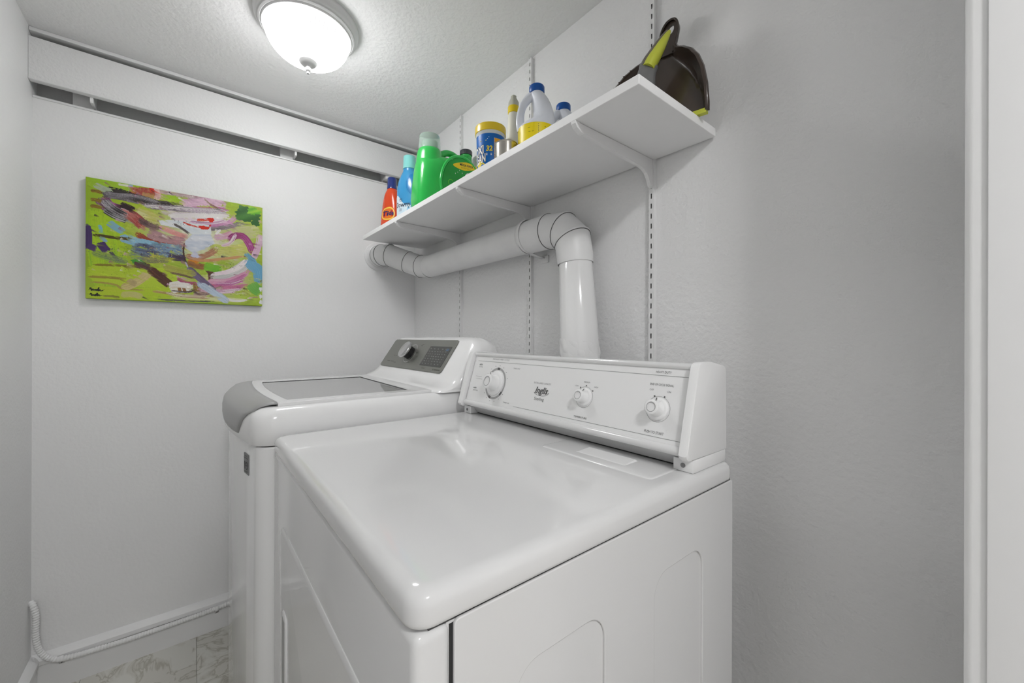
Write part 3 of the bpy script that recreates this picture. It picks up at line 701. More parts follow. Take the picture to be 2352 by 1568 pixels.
LIME, WHT, BLK, PNK, MAG, RED, BRN, LBL, PUR = (165,200,40), (226,222,218), (32,28,30), (206,160,190), (160,62,122), (186,74,60), (98,52,28), (122,182,212), (78,54,108)
# lime washes
stroke([(100, 140), (300, 150), (540, 220)], 130, [(170,200,60), (140,185,30)], .8)
for x in (130, 190, 260, 340, 430): stroke([(x, 430), (x+20, 700), (x+60, 1000), (x+110, 1300)], 80, [(120,190,40), (180,210,40), (150,200,30)], .5, .3)
stroke([(110, 1120), (700, 1180), (1100, 1150)], 200, [(172,204,30), (190,205,60)], .7, .1); stroke([(110, 1340), (600, 1370), (1100, 1330)], 150, [(160,200,20), (190,200,50)], .8, .1)
stroke([(900, 980), (1300, 1060), (1700, 1040)], 170, [(178,194,60), (150,180,50), (196,190,90)], .8, .2); stroke([(1500, 720), (1750, 690), (1990, 660)], 150, [(196,190,150), (180,190,110)], .8, .15)
stroke([(1400, 860), (1650, 880), (1900, 840)], 130, [(180,196,50), (206,196,130), (150,186,40)], .8, .3); stroke([(1700, 1380), (1850, 1320), (1990, 1400)], 160, [(150,190,40), (190,200,90)], .8, .2)
stroke([(430, 160), (520, 175), (570, 180)], 24, [WHT, (200,210,160)], .9, 0); poly([(545,160), (592,168), (588,260), (548,240)], LBL, (150,200,190))
# top band
stroke([(860, 230), (1150, 262), (1600, 345)], 80, [(165,130,140), (200,180,180), (140,110,110)], .9, .1); stroke([(850, 285), (1100, 320), (1220, 340)], 60, [LIME, (150,190,40)], .9, .1)
stroke([(1200, 300), (1400, 320), (1640, 345)], 70, [(180,180,140), (150,110,120), (206,190,190)], .7, .3)
for x in range(572, 850, 16): stroke([(x, 185+(x-570)*.07), (x+2, 250), (x-4, 312)], 26, [(206,60,44), (182,90,78), (150,62,52), (196,150,110)], .95, .25)
poly([(700,245), (830,262), (824,318), (690,310)], (170,190,60), (196,150,120), .7); poly([(775,190), (848,204), (846,250), (780,244)], (218,46,32), (190,70,50))
stroke([(845, 205), (870, 270), (850, 330)], 46, [(222,170,170), (230,200,196)], .8, .1)
# white centre
stroke([(860, 430), (1200, 450), (1650, 470)], 120, [WHT, (214,206,206), (186,176,150), WHT], .95, .12); stroke([(1000, 520), (1300, 530), (1660, 520)], 120, [WHT, (226,214,220), (190,170,186)], .95, .15)
stroke([(620, 460), (760, 520), (900, 560)], 150, [(170,180,60), (196,190,110), (206,206,170)], .9, .2)
stroke([(1100, 370), (1400, 345), (1620, 375)], 90, [PNK, (222,190,206), (176,120,160)], .9, .2); stroke([(1150, 425), (1400, 420), (1660, 430)], 44, [MAG, (190,120,160), (120,80,110)], .9, .2)
stroke([(1660, 480), (1700, 520), (1620, 580), (1450, 605), (1250, 590)], 46, [MAG, PNK, (176,110,160)], .9, .15); stroke([(1240, 640), (1500, 640), (1740, 590), (1800, 560)], 46, [(92,86,92), (150,140,140), (60,54,60)], .85, .35)
stroke([(1370, 305), (1440, 370), (1560, 440)], 26, [BRN, (230,220,220)], .9, .2)
# black and grey swoops
for off in (0, 26, 52): stroke([(300, 195+off), (440, 225+off), (600, 275+off)], 40, [BLK, (60,52,50), (20,18,18)], .95, .35)
stroke([(170, 165), (280, 215), (380, 250)], 56, [(150,165,150), (186,196,160)], .85, .2)
stroke([(255, 265), (520, 310), (800, 372), (1150, 402)], 70, [(70,60,64), (176,168,176), (44,38,40), (206,196,200)], .95, .1); stroke([(560, 320), (800, 350), (1100, 380)], 46, [BLK, (70,62,58), (120,116,70)], .9, .45)
stroke([(250, 300), (320, 400), (470, 450), (600, 430)], 120, [BLK, (58,24,40), (160,110,150), (30,26,28)], .95, .15); stroke([(300, 420), (420, 490), (560, 545)], 110, [BLK, (206,206,210), (40,36,36), (90,84,90)], .95, .25)
stroke([(260, 320), (340, 360), (420, 400)], 26, [(196,150,196), MAG], .9, .1)
for y in (238, 335, 405): stroke([(135, y), (190, y+2), (270, y+22)], 38, [(110,92,24), (150,120,40), (84,66,20)], .9, .2)
# reds
stroke([(480, 440), (620, 530), (740, 640)], 110, [RED, (150,62,58), (206,130,120), (120,60,60)], .92, .22); stroke([(660, 540), (800, 620), (900, 620)], 60, [(170,150,150), (120,90,90), (60,50,50)], .8, .4)
stroke([(760, 690), (950, 770), (1180, 790)], 120, [(196,140,134), (170,130,136), (206,170,160)], .92, .1); stroke([(630, 690), (780, 790), (1000, 840), (1170, 850)], 66, [RED, (140,56,36), (196,110,96)], .95, .1)
stroke([(880, 615), (1050, 690), (1200, 730)], 50, [(212,130,120), (226,180,176)], .95, .1)
# light blue
stroke([(330, 575), (420, 640), (510, 690)], 66, [LBL, (140,170,170)], .9, .2); stroke([(235, 610), (255, 660), (250, 700)], 30, [LBL, LBL], .9, .2); stroke([(250, 740), (300, 780), (310, 800)], 36, [LBL, (150,160,190)], .85, .3)
stroke([(450, 740), (640, 790), (900, 840)], 86, [LBL, (150,190,210), (110,160,190)], .92, .25); stroke([(800, 810), (980, 840), (1150, 850)], 60, [(150,190,206), (90,120,140)], .85, .2)
stroke([(580, 860), (850, 890), (1160, 930)], 130, [(70,90,112), (130,160,186), (60,54,80), (160,186,200)], .92, .3); stroke([(560, 930), (800, 960), (900, 940)], 70, [PUR, (130,150,130), (90,96,110)], .8, .5)
stroke([(980, 950), (1080, 965), (1180, 960)], 60, [PUR, (60,44,60), (90,90,120)], .9, .2)
# purple at the left
stroke([(95, 600), (118, 720), (115, 880)], 56, [PUR, (60,40,90)], .95, .1); stroke([(120, 830), (170, 860), (215, 870)], 60, [PUR, PUR], .9, .2); stroke([(245, 800), (290, 860), (335, 905)], 70, [PUR, (66,44,96)], .95, .1)
stroke([(360, 900), (420, 970), (470, 1000)], 34, [PUR, (90,110,60)], .9, .3); blob(650, 1010, 60, 40, (70,150,50)); 
# drips
stroke([(160, 718), (360, 742), (580, 765)], 34, [(92,78,22), (60,50,20)], .92, .15); stroke([(160, 1045), (400, 1048), (760, 1065)], 26, [(116,110,24), (150,140,40)], .9, .1)
stroke([(125, 1172), (330, 1180), (540, 1196)], 28, [(130,116,30), (170,160,60)], .9, .1); stroke([(140, 1232), (300, 1240), (430, 1262), (500, 1300), (760, 1315)], 20, [(150,140,50), (180,160,80)], .8, .1)
stroke([(480, 1290), (560, 1270), (660, 1220), (800, 1110)], 74, [(190,172,112), (206,190,130), (160,140,70)], .85, .1); stroke([(560, 1200), (600, 1235), (650, 1250)], 56, [(170,150,100), (190,170,120)], .8, .1)
stroke([(280, 1380), (420, 1386), (480, 1400)], 18, [(110,110,30), (150,150,60)], .8, 0); stroke([(480, 1370), (600, 1360), (720, 1390)], 60, [(196,186,130), (186,190,90)], .8, .2); stroke([(820, 1320), (1000, 1345), (1150, 1330)], 30, [(150,110,50), (206,196,130)], .8, .2)
# browns
stroke([(620, 1045), (700, 1040), (790, 1070)], 66, [(60,34,50), (96,60,56), (90,100,130)], .95, .2); stroke([(780, 1075), (880, 1160), (1030, 1270)], 84, [BRN, (70,36,20), (130,76,40)], .96, .12)
blob(890, 975, 120, 70, (206,200,60), .5, .75, (150,180,50))
def wet_blend(NB):
    # wet blending: short drags of colour already on the canvas
    for it in range(NB):
        x, y = rng.random()*NW, rng.random()*NH
        if x < .16*NW and rng.random() < .7 or y > .80*NH and x < .5*NW and rng.random() < .75: continue
        u = x/NW; ang = math.radians(24-58*max(0, u-.45)+rng.normal()*9); ln = 8+rng.random()*26; wd = 1+rng.random()*3.2
        c0 = img[int(y), int(x)].copy()*(.9+.2*rng.random())
        if rng.random() < .10: c0 = rgb(*[WHT, (200,196,150), (60,50,56), PNK, (180,196,60), (150,110,120)][int(rng.random()*6)])
        for b in np.arange(-wd, wd+.1, .55):
            if rng.random() < .3: continue
            L1 = ln*(.5+.5*rng.random()); tt = np.arange(0, L1, .6); px = (x+math.cos(ang)*tt-math.sin(ang)*b).astype(int); py = (y+math.sin(ang)*tt+math.cos(ang)*b+.004*tt*tt*(u-.5)).astype(int)
            ok = (px >= 0) & (px < NW) & (py >= 0) & (py < NH); a_ = (.75*(1-tt/L1))[ok][:, None]
            img[py[ok], px[ok]] = img[py[ok], px[ok]]*(1-a_)+np.clip(c0, 0, 255)*a_
wet_blend(1900)
# pale knife shape with red dabs
poly([(880,555), (1010,545), (1440,600), (1452,690), (1430,720), (1250,705), (1100,640), (900,600)], (226,226,226), (206,214,220)); poly([(1240,705), (1440,700), (1490,800), (1380,860), (1250,905), (1170,850), (1165,780)], (216,218,224), (176,186,204))
stroke([(1040, 590), (1130, 640), (1230, 710)], 26, [(70,60,60), (120,110,110)], .9, .2)
blob(1445, 543, 38, 36, (214,40,22)); stroke([(1285, 545), (1360, 545), (1430, 540)], 30, [(206,50,30), (220,90,70)], .9, .3); stroke([(1140, 572), (1230, 605), (1310, 625)], 20, [(206,60,40), (190,50,30)], .85, .25); blob(1368, 628, 62, 26, (212,44,26))
stroke([(1440, 570), (1440, 600), (1420, 640)], 14, [(200,40,24), (200,40,24)], .9, 0); stroke([(1500, 700), (1530, 670), (1555, 650)], 26, [WHT, WHT], .95, 0)
# right side
blob(1840, 480, 165, 120, (44,98,34), .25, 1, (70,128,48)); blob(1910, 440, 90, 60, (96,176,36), .35, .95, (150,206,50)); blob(1930, 570, 60, 50, (40,96,36), .3)
stroke([(1480, 740), (1600, 720), (1700, 680)], 70, [(196,130,120), PNK, (206,190,160)], .85, .25); stroke([(1640, 780), (1700, 720), (1790, 720), (1860, 800), (1910, 920)], 76, [MAG, (180,90,150), (130,40,90), PNK], .95, .1)
stroke([(1560, 830), (1660, 790), (1720, 690)], 40, [WHT, PNK], .85, .4); stroke([(1985, 700), (1960, 830), (1900, 980)], 66, [(226,200,212), PNK, WHT], .85, .25)
stroke([(1170, 930), (1280, 960), (1420, 920), (1520, 850)], 60, [(196,150,120), (160,110,80), (210,170,140)], .9, .2); stroke([(1230, 985), (1420, 985), (1800, 940)], 34, [(206,160,110), (190,130,90)], .85, .3)
blob(1275, 930, 46, 40, (196,196,216)); blob(1250, 1000, 60, 26, (206,130,36)); stroke([(1190, 1010), (1300, 1050), (1420, 1060)], 60, [(120,66,40), (160,110,60), (90,54,40)], .85, .3)
stroke([(1370, 1040), (1480, 1075), (1570, 1080)], 90, [(96,176,36), (140,190,50)], .92, .15); poly([(1385,1095), (1490,1110), (1465,1190), (1420,1195), (1415,1130)], (70,40,26), (96,60,40))
stroke([(1440, 1170), (1600, 1150), (1750, 1080), (1860, 990)], 110, [WHT, (216,206,206), (186,190,186), PNK], .95, .12); stroke([(1400, 1215), (1620, 1210), (1800, 1140), (1850, 1080)], 60, [PNK, (206,140,170), WHT], .95, .1)
stroke([(1260, 1240), (1350, 1250), (1650, 1275), (1850, 1250)], 46, [MAG, (206,130,160), (150,30,70)], .95, .12); stroke([(1600, 1230), (1720, 1190), (1840, 1130)], 40, [(176,76,130), PNK], .9, .1)
stroke([(1000, 1290), (1130, 1270), (1260, 1290)], 120, [WHT, (226,222,200)], .9, .1); stroke([(1080, 1180), (1180, 1230), (1300, 1235)], 40, [(150,90,60), MAG, (190,160,80)], .85, .2)
for x in (1100, 1150, 1270, 1310): stroke([(x, 1230), (x+10, 1300), (x+30, 1345)], 34, [(150,106,52), (120,76,36)], .8, .35)
stroke([(1260, 1350), (1380, 1340), (1600, 1280)], 60, [(120,76,60), (206,180,170), (90,60,50), WHT], .9, .25); stroke([(1300, 1290), (1500, 1320), (1750, 1310)], 50, [WHT, PNK, (150,110,60)], .85, .3)
stroke([(1850, 960), (1900, 1040), (1960, 1090), (1985, 1230)], 130, [LBL, (100,160,196), (150,190,206)], .95, .12); stroke([(1820, 900), (1880, 960), (1930, 990)], 50, [(60,90,120), LBL, (40,50,60)], .85, .35)
stroke([(1880, 1230), (1930, 1290), (1990, 1320)], 130, [(92,166,56), (130,186,90)], .9, .15); stroke([(1700, 1330), (1800, 1320), (1880, 1360)], 60, [(140,120,60), (170,190,70), WHT], .8, .35)
stroke([(1000, 1385), (1300, 1400), (1850, 1415)], 50, [WHT, (206,206,150), LIME], .85, .3); stroke([(850, 1408), (1100, 1422), (1520, 1432)], 14, [(60,56,70), (90,90,70)], .9, .35)
# long thin tail
stroke([(1158, 800), (1152, 900), (1175, 1000), (1230, 1110)], 16, [(50,36,40), (90,60,50)], .95, 0); stroke([(1170, 1000), (1215, 1090), (1250, 1140)], 14, [(210,206,220), (180,176,200)], .9, 0)
stroke([(1195, 1060), (1290, 1150), (1420, 1260), (1500, 1330)], 66, [(74,50,70), (120,106,140), (60,44,60)], .97, .02); stroke([(1300, 1220), (1450, 1310), (1640, 1440)], 76, [(150,176,200), (186,200,214), (110,130,160)], .97, .05); stroke([(1600, 1390), (1700, 1420), (1850, 1412)], 30, [WHT, (216,216,206)], .9, .1)
stroke([(1215, 1080), (1320, 1200), (1480, 1320)], 10, [(30,26,36), (30,26,36)], .9, 0)
stroke([(255, 250), (400, 285), (620, 300), (900, 372)], 60, [BLK, (50,44,46), (170,164,170), (24,20,22)], .95, .25); stroke([(270, 330), (380, 430), (540, 520)], 70, [BLK, (40,34,36), (196,190,196), (20,18,18)], .95, .3); stroke([(460, 380), (560, 420), (610, 450)], 60, [(58,20,30), BLK], .9, .3)
stroke([(700, 395), (1000, 415), (1300, 440), (1640, 455)], 60, [WHT, (170,150,170), WHT, (90,80,90), PNK], .9, .25); stroke([(980, 500), (1250, 495), (1640, 500)], 50, [(240,236,234), WHT, (200,180,196)], .95, .15); stroke([(1200, 565), (1450, 580), (1640, 545)], 34, [WHT, PNK, (120,100,120)], .9, .25)
blob(1445, 543, 36, 34, (214,40,22)); blob(1368, 628, 60, 24, (212,44,26))
stroke([(1450, 1140), (1620, 1110), (1760, 1050), (1840, 960)], 46, [WHT, (236,230,228), PNK], .95, .2); stroke([(1480, 1240), (1680, 1235), (1830, 1180)], 40, [WHT, PNK, MAG, (230,220,224)], .92, .25); stroke([(1380, 1310), (1560, 1320), (1800, 1290)], 34, [(110,70,60), WHT, PNK, (70,50,50)], .92, .3)
stroke([(960, 1340), (1150, 1370), (1450, 1385)], 40, [WHT, (150,110,70), (226,220,206), LIME], .9, .3); stroke([(1000, 1265), (1110, 1255), (1240, 1270)], 60, [(236,232,224), WHT, (200,170,120)], .92, .15); stroke([(1020, 1320), (1180, 1330), (1300, 1310)], 26, [BRN, (60,50,60), WHT], .85, .35)
stroke([(1195, 1060), (1290, 1150), (1420, 1260), (1500, 1330)], 58, [(74,50,70), (120,106,140), (60,44,60)], .97, .02); stroke([(1330, 1235), (1460, 1320), (1640, 1440)], 66, [(150,176,200), (196,208,220), (110,130,160)], .97, .05)
stroke([(160, 905), (330, 960), (560, 1010)], 70, [(150,170,110), (110,130,90), (170,190,70)], .6, .55); stroke([(690, 960), (800, 990), (1000, 985)], 60, [(190,186,80), (110,110,90), (206,200,90)], .75, .5); stroke([(930, 1060), (1120, 1110), (1300, 1130)], 70, [(190,196,70), (150,150,60), (206,196,110)], .75, .4); stroke([(1000, 1120), (1150, 1150), (1290, 1190)], 24, [(70,50,50), (140,120,80)], .8, .4)
wet_blend(350)
# speckles
for cx, cy, sx, sy, col, n in ((380, 900, 200, 80, (70,60,90), 120), (620, 720, 120, 90, (206,200,60), 90), (1650, 1040, 120, 40, (60,50,50), 50), (1120, 600, 90, 50, (40,36,40), 40), (860, 930, 160, 90, (216,206,90), 120), (450, 1120, 160, 40, (110,120,30), 12), (1750, 1330, 90, 40, (90,60,40), 30), (1450, 840, 60, 30, (40,40,50), 20), (700, 560, 100, 60, (60,50,40), 40)):
    for _ in range(n):
        p = tocanvas((cx+rng.normal()*sx*.6, cy+rng.normal()*sy*.6)).astype(int)
        if 0 <= p[0] < NW-1 and 0 <= p[1] < NH-1: img[p[1]:p[1]+1+int(rng.random()*1.6), p[0]:p[0]+1+int(rng.random()*1.8)] = col
# signature
for pts in ([(122,1330),(150,1296),(160,1300),(165,1322),(180,1306),(190,1322),(205,1310),(212,1322),(228,1308),(232,1324),(244,1290),(240,1326),(258,1312),(264,1326),(312,1312)], [(136,1378),(160,1352),(168,1378),(185,1366),(190,1378),(206,1366),(208,1380),(228,1350),(226,1380),(246,1366),(250,1380),(292,1376)]):
    stroke(pts, 9, [(20,20,16), (20,20,16)], .95, 0, 0, 0)
# edge dabs
for y in (1290, 1370, 1430): blob(1985, y, 22, 34, (226,226,226))
img = np.clip(img, 0, 255)
lin = np.where(img/255 <= .04045, img/255/12.92, ((img/255+.055)/1.055)**2.4)
ys = np.linspace(PY0, PY1, NW); zs = np.linspace(PZ1, PZ0, NH)
lum = img.mean(2)/255
hgt = PX + .0005*(lum-.5) + .0003*rng.random((NH, NW))
hgt[0, :] = hgt[-1, :] = PX-.001; hgt[:, 0] = hgt[:, -1] = PX-.001
VV = np.stack([hgt, np.broadcast_to(ys, (NH, NW)), np.broadcast_to(zs[:, None], (NH, NW))], -1).reshape(-1, 3)
idx = np.arange(NW*NH).reshape(NH, NW); FF = np.stack([idx[1:, :-1], idx[1:, 1:], idx[:-1, 1:], idx[:-1, :-1]], -1).reshape(-1, 4)
me = bpy.data.meshes.new('paint_surface'); me.from_pydata(VV.tolist(), [], FF.tolist()); me.update()
ca = me.color_attributes.new('paint', 'FLOAT_COLOR', 'POINT'); ca.data.foreach_set('color', np.concatenate([lin.reshape(-1, 3), np.ones((NW*NH, 1))], 1).ravel())
me.polygons.foreach_set('use_smooth', [True]*len(me.polygons))
pm = mat('oil_paint', G(.5), .35); at = pm.node_tree.nodes.new('ShaderNodeVertexColor'); at.layer_name = 'paint'
pm.node_tree.links.new(at.outputs['Color'], pm.node_tree.nodes['Principled BSDF'].inputs['Base Color'])
me.materials.append(pm); o = bpy.data.objects.new('paint_surface', me); COL.objects.link(o); o.parent = paint; o.matrix_parent_inverse = Matrix.Translation(BASE[paint.name]).inverted()
box('canvas_frame', .001, PX-.0012, PY0, PY1, PZ0, PZ1, mat('canvas_edge', srgb(120,160,40), .5, vary=(14, .2, srgb(70,110,30))), paint, bev=.001)

# ------------------------------------------------------------------ things on the shelf
ST = SZT
def selli(a, hw_, hd_, e):
    c, s = math.cos(a), math.sin(a)
    return hw_*math.copysign(abs(c)**(2/e), c), hd_*math.copysign(abs(s)**(2/e), s)
class Bottle:
    """stack of superellipse sections: (z, half width, half depth, exponent); local +Y... front is local -Y"""
    def __init__(s, secs, loc, rz): s.secs = secs; s.M = Matrix.Translation(loc) @ Matrix.Rotation(rz, 4, 'Z')
    def at(s, z):
        S = s.secs
        for a, b in zip(S, S[1:]):
            if a[0] <= z <= b[0]:
                t = (z-a[0])/(b[0]-a[0]+1e-9); t2 = t
                return [a[i]+(b[i]-a[i])*t2 for i in range(1, 4)]
        return S[0][1:] if z < S[0][0] else S[-1][1:]
    def pt(s, a, z, off=0.):
        h, d, e = s.at(z); x, y = selli(a, h+off, d+off, e); return s.M @ Vector((x, y, z))
    def mesh(s, n=48, z0=None, z1=None, step=.004):
        za = s.secs[0][0] if z0 is None else z0; zb = s.secs[-1][0] if z1 is None else z1
        zs_ = sorted(set([za, zb]+[q[0] for q in s.secs if za < q[0] < zb]))
        return loft([[s.pt(2*PI*j/n, z) for j in range(n)] for z in zs_])
    def patch(s, a0, a1, z0, z1, off=.0006, na=28, nz=14, mask=None):
        V, Fc = [], []
        for i in range(nz+1):
            for j in range(na+1): V.append(s.pt(math.radians(a0+(a1-a0)*j/na), z0+(z1-z0)*i/nz, off))
        for i in range(nz):
            for j in range(na):
                if mask and not mask((j+.5)/na, (i+.5)/nz): continue
                k = i*(na+1)+j; Fc.append((k, k+1, k+na+2, k+na+1))
        return V, Fc
    def wrap(s, a0, zc_, reff, off=.0009):
        return lambda u, v: s.pt(math.radians(a0)+u/reff, zc_+v, off)
def smooth_secs(keys, n=6):
    K = catmull([(k[0], k[1], k[2]) for k in keys], n); out = []
    for i, p in enumerate(K):
        j = min(i//n, len(keys)-2); t = (i-j*n)/n; out.append((p.x, p.y, p.z, keys[j][3]+(keys[j+1][3]-keys[j][3])*t))
    for i in range(1, len(out)):
        if out[i][0] <= out[i-1][0]: out[i] = (out[i-1][0]+1e-4,)+out[i][1:]
    return out

# --- small orange-red detergent bottle
t = thing('detergent_bottle', 'small orange-red detergent bottle with dark blue cap at the far end of the shelf', 'bottle', (.235, -.222, ST))
B = Bottle(smooth_secs([(0, .046, .026, 3), (.006, .050, .030, 3), (.04, .051, .032, 3), (.09, .046, .031, 2.8), (.13, .041, .029, 2.6), (.165, .033, .026, 2.4), (.188, .022, .0205, 2), (.196, .019, .019, 2)]), (.235, -.222, ST), math.radians(26))
M_OR = mat('orange_red_plastic', srgb(222, 72, 22), .25, coat=.3); M_NAVY = mat('navy_plastic', srgb(28, 50, 122), .22, coat=.3)
V, Fc = B.mesh(); mesh_obj('body', V, Fc, M_OR, t, 50)
V, Fc = lathe([(.0195, 0), (.0215, .001), (.0215, .010), (.0205, .012), (.020, .048), (.0185, .051), (.001, .051)], 32, Matrix.Translation((.235, -.222, ST+.190))); mesh_obj('cap', V, Fc, M_NAVY, t, 40)
V, Fc = B.patch(-178, -2, .002, .05, mask=lambda u, v: v < .12+.75*max(0, u-.35)); mesh_obj('label_stripe', V, Fc, M_NAVY, t, 0)
fn = B.wrap(-82, .075, .042)
mapped('logo_ring', annulus(.0, .030, n=40), lambda u, v: B.wrap(-82, .075, .042, .0008)(u, v), mat('logo_orange', srgb(235,120,30), .4), t)
mapped('logo_ring', annulus(.0225, .028, n=40), lambda u, v: B.wrap(-82, .075, .042, .0011)(u, v), mat('logo_yellow', srgb(250,205,80), .4), t)
mapped('logo_text', text2d('Tide', .026, .15, .0007, 'CENTER', .040), lambda u, v: B.wrap(-82, .075, .042, .0015)(u, v*1.1), mat('logo_blue', srgb(24,38,100), .4), t)
# --- blue fabric softener bottle
t = thing('softener_bottle', 'blue fabric softener bottle with aqua cap and white label', 'bottle', (.372, -.200, ST))
B = Bottle(smooth_secs([(0, .046, .030, 3), (.006, .051, .034, 3), (.05, .053, .036, 2.8), (.11, .054, .037, 2.6), (.155, .053, .037, 2.5), (.19, .047, .034, 2.4), (.215, .036, .030, 2.2), (.228, .029, .027, 2), (.240, .0265, .0262, 2), (.246, .0255, .0255, 2)]), (.372, -.200, ST), math.radians(31))
M_BL = mat('blue_plastic', srgb(58, 150, 205), .25, coat=.3)
V, Fc = B.mesh(); mesh_obj('body', V, Fc, M_BL, t, 50)
V, Fc = lathe([(.027, 0), (.0282, .001), (.0282, .006), (.0270, .008), (.0258, .052), (.0245, .055), (.001, .0555)], 40, Matrix.Translation((.372, -.200, ST+.240))); mesh_obj('cap', V, Fc, mat('aqua_plastic', srgb(135, 212, 208), .35), t, 40)
V, Fc = B.patch(-88, 10, .115, .215, .0010, 30, 24, lambda u, v: ((u-.5)/.48)**2+((v-.5)/.48)**2 < 1); mesh_obj('oval_facet', V, Fc, mat('blue_plastic_deep', srgb(24, 128, 192), .22, coat=.3), t, 50)
V, Fc = B.patch(-172, -46, .008, .125, .0008, 40, 40, lambda u, v: (v < .62+.38*math.sin(max(0, min(1, u*1.5))*PI)) and u < .62+.38*(1-v)**.6); mesh_obj('label', V, Fc, mat('label_white', srgb(226, 236, 242), .4, vary=(30, .15, srgb(206, 226, 240))), t, 50)
V, Fc = B.patch(-84, -52, .014, .085, .0012, 20, 20, lambda u, v: ((u-.45)/.45)**2+((v-.5)/.46)**2 < 1 and v < .95-u*.4); mesh_obj('label_blue_swirl', V, Fc, mat('label_skyblue', srgb(150, 200, 232), .4), t, 50)
mapped('label_text', text2d('Downy', .030, .05, .0003, 'CENTER', .062), B.wrap(-100, .083, .055, .0016), mat('label_dark', srgb(55,62,75), .5), t)
mapped('label_mark', joinvf(annulus(.0062, .0072, n=24), moved(rect2(-.003, .003, -.001, .001))), B.wrap(-104, .104, .055, .0016), mat('label_dark', srgb(55,62,75), .5), t)
mapped('label_lines', joinvf(*[rect2(-.008, .006, -.0008-.005*i, .0008-.005*i) for i in range(3)]), B.wrap(-104, .068, .055, .0016), mat('label_greytext', srgb(140,150,160), .5), t)
V, Fc = B.patch(-84, -66, .012, .050, .0020, 20, 20, lambda u, v: ((u-.5)/.5)**2+((v-.5)/.5)**2 < 1); mesh_obj('label_cotton', V, Fc, mat('cotton_white', srgb(240,238,232), .6), t, 50)

# --- big green jug with clear measuring cap (long side faces the doorway)
t = thing('detergent_jug', 'large green detergent jug with handle and clear measuring cap', 'jug', (.585, -.145, ST))
jx, jh = .575, .062     # centre plane and half thickness
M_GR = mat('green_plastic', srgb(38, 186, 78), .25, coat=.35)
gs = []
for z, y0, y1, hwx, e in ((0, -.262, -.022, .050, 3.2), (.005, -.272, -.015, .060, 3.4), (.05, -.276, -.013, .0635, 3.6), (.10, -.272, -.013, .0635, 3.6), (.15, -.267, -.015, .0630, 3.4), (.175, -.264, -.017, .0615, 3.2), (.195, -.261, -.020, .057, 2.8), (.210, -.257, -.026, .049, 2.5), (.221, -.250, -.034, .038, 2.3), (.227, -.240, -.045, .024, 2.)):
    cyj, hl = (y0+y1)/2, (y1-y0)/2
    gs.append([(jx+selli(2*PI*j/72, hwx, hl, e)[0], cyj+selli(2*PI*j/72, hwx, hl, e)[1], ST+z) for j in range(72)])
V, Fc = loft(gs); mesh_obj('body', V, Fc, M_GR, t, 60)
hp = catmull([(jx, -.175, ST+.236), (jx, -.158, ST+.246), (jx, -.138, ST+.2565), (jx, -.115, ST+.2585), (jx, -.092, ST+.2505), (jx, -.072, ST+.238), (jx, -.050, ST+.222)], 8)
V, Fc = tube(hp, [.0125+.004*abs(2*i/(len(hp)-1)-1)**2 for i in range(len(hp))], 20, squash=.95); mesh_obj('handle', V, Fc, M_GR, t, 60)
# spout tower under the cap and pour neck
tw = Bottle(smooth_secs([(.10, .055, .058, 2.4), (.16, .053, .0545, 2.2), (.21, .049, .050, 2), (.236, .046, .046, 2), (.246, .041, .041, 2)]), (jx, -.2105, ST), 0)
V, Fc = tw.mesh(); mesh_obj('spout_tower', V, Fc, M_GR, t, 50)
V, Fc = lathe([(.041, 0), (.0425, .0005), (.0420, .004), (.0395, .056), (.037, .0595), (.001, .0605)], 48, Matrix.Translation((jx, -.2105, ST+.2405))); mesh_obj('measuring_cap', V, Fc, mat('clear_cap', srgb(214, 232, 222), .12, trans=.75, ior=1.2, coat=.3), t, 40)
V, Fc = lathe([(.024, .0), (.024, .035), (.001, .036)], 32, Matrix.Translation((jx, -.2105, ST+.242))); mesh_obj('spout', V, Fc, mat('spout_pale', srgb(206, 224, 214), .4), t, 40)
V, Fc = lathe([(.034, .15), (.0315, .19), (.0275, .225), (.0235, .25), (.0225, .262), (.0235, .264), (.0225, .267), (.0235, .270), (.0215, .274)], 32, Matrix.Translation((jx, -.047, ST))); mesh_obj('neck', V, Fc, M_GR, t, 40)
V, Fc = lathe([(.0255, 0), (.0255, .016), (.0235, .0195), (.001, .0195)], 32, Matrix.Translation((jx, -.047, ST+.272))); mesh_obj('vent_cap', V, Fc, mat('charcoal_cap', srgb(58, 62, 66), .4), t, 40)
xf = jx+.0632     # label side plane
def side(u, v, o): return (xf+o, -.105+u, ST+v)
def inside_label(y, z): return ((y+.105)/.086)**2+((z-.115)/.118)**2 < 1
lab = [(-.105+.086*math.cos(a)*.98, ST+.112+.112*math.sin(a)) for a in [2*PI*i/48 for i in range(48)]]
V, Fc = curve2d([lab], .0006); mesh_obj('label', [(xf+v[2]+.0002, v[0], v[1]) for v in V], Fc, mat('label_green', srgb(12, 140, 44), .3, vary=(14, .25, srgb(22, 158, 60))), t, 0)
rim = [Vector((xf-.002, -.105+.090*math.cos(a), ST+.112+.117*math.sin(a))) for a in [math.radians(20+320*i/60-0) for i in range(61)]]
V, Fc = tube([Vector((xf-.0025, -.105+.091*math.cos(math.radians(10+200*i/60)), ST+.112+.118*math.sin(math.radians(10+200*i/60)))) for i in range(61)], .0055, 12); mesh_obj('label_rim', V, Fc, M_GR, t, 60)
ell = []
for i in range(40):
    a = 2*PI*i/40; ell.append((-.090+.055*math.cos(a)+.004*math.sin(a), ST+.196+.017*math.sin(a)*(1-.3*abs(math.cos(a)))+.006*math.cos(a)))
V, Fc = curve2d([ell], .0003); mesh_obj('label_yellow_badge', [(xf+v[2]+.0014, v[0], v[1]) for v in V], Fc, mat('label_yellow', srgb(238, 206, 30), .4), t, 0)
M_LT = mat('label_navytext', srgb(40, 50, 60), .5)
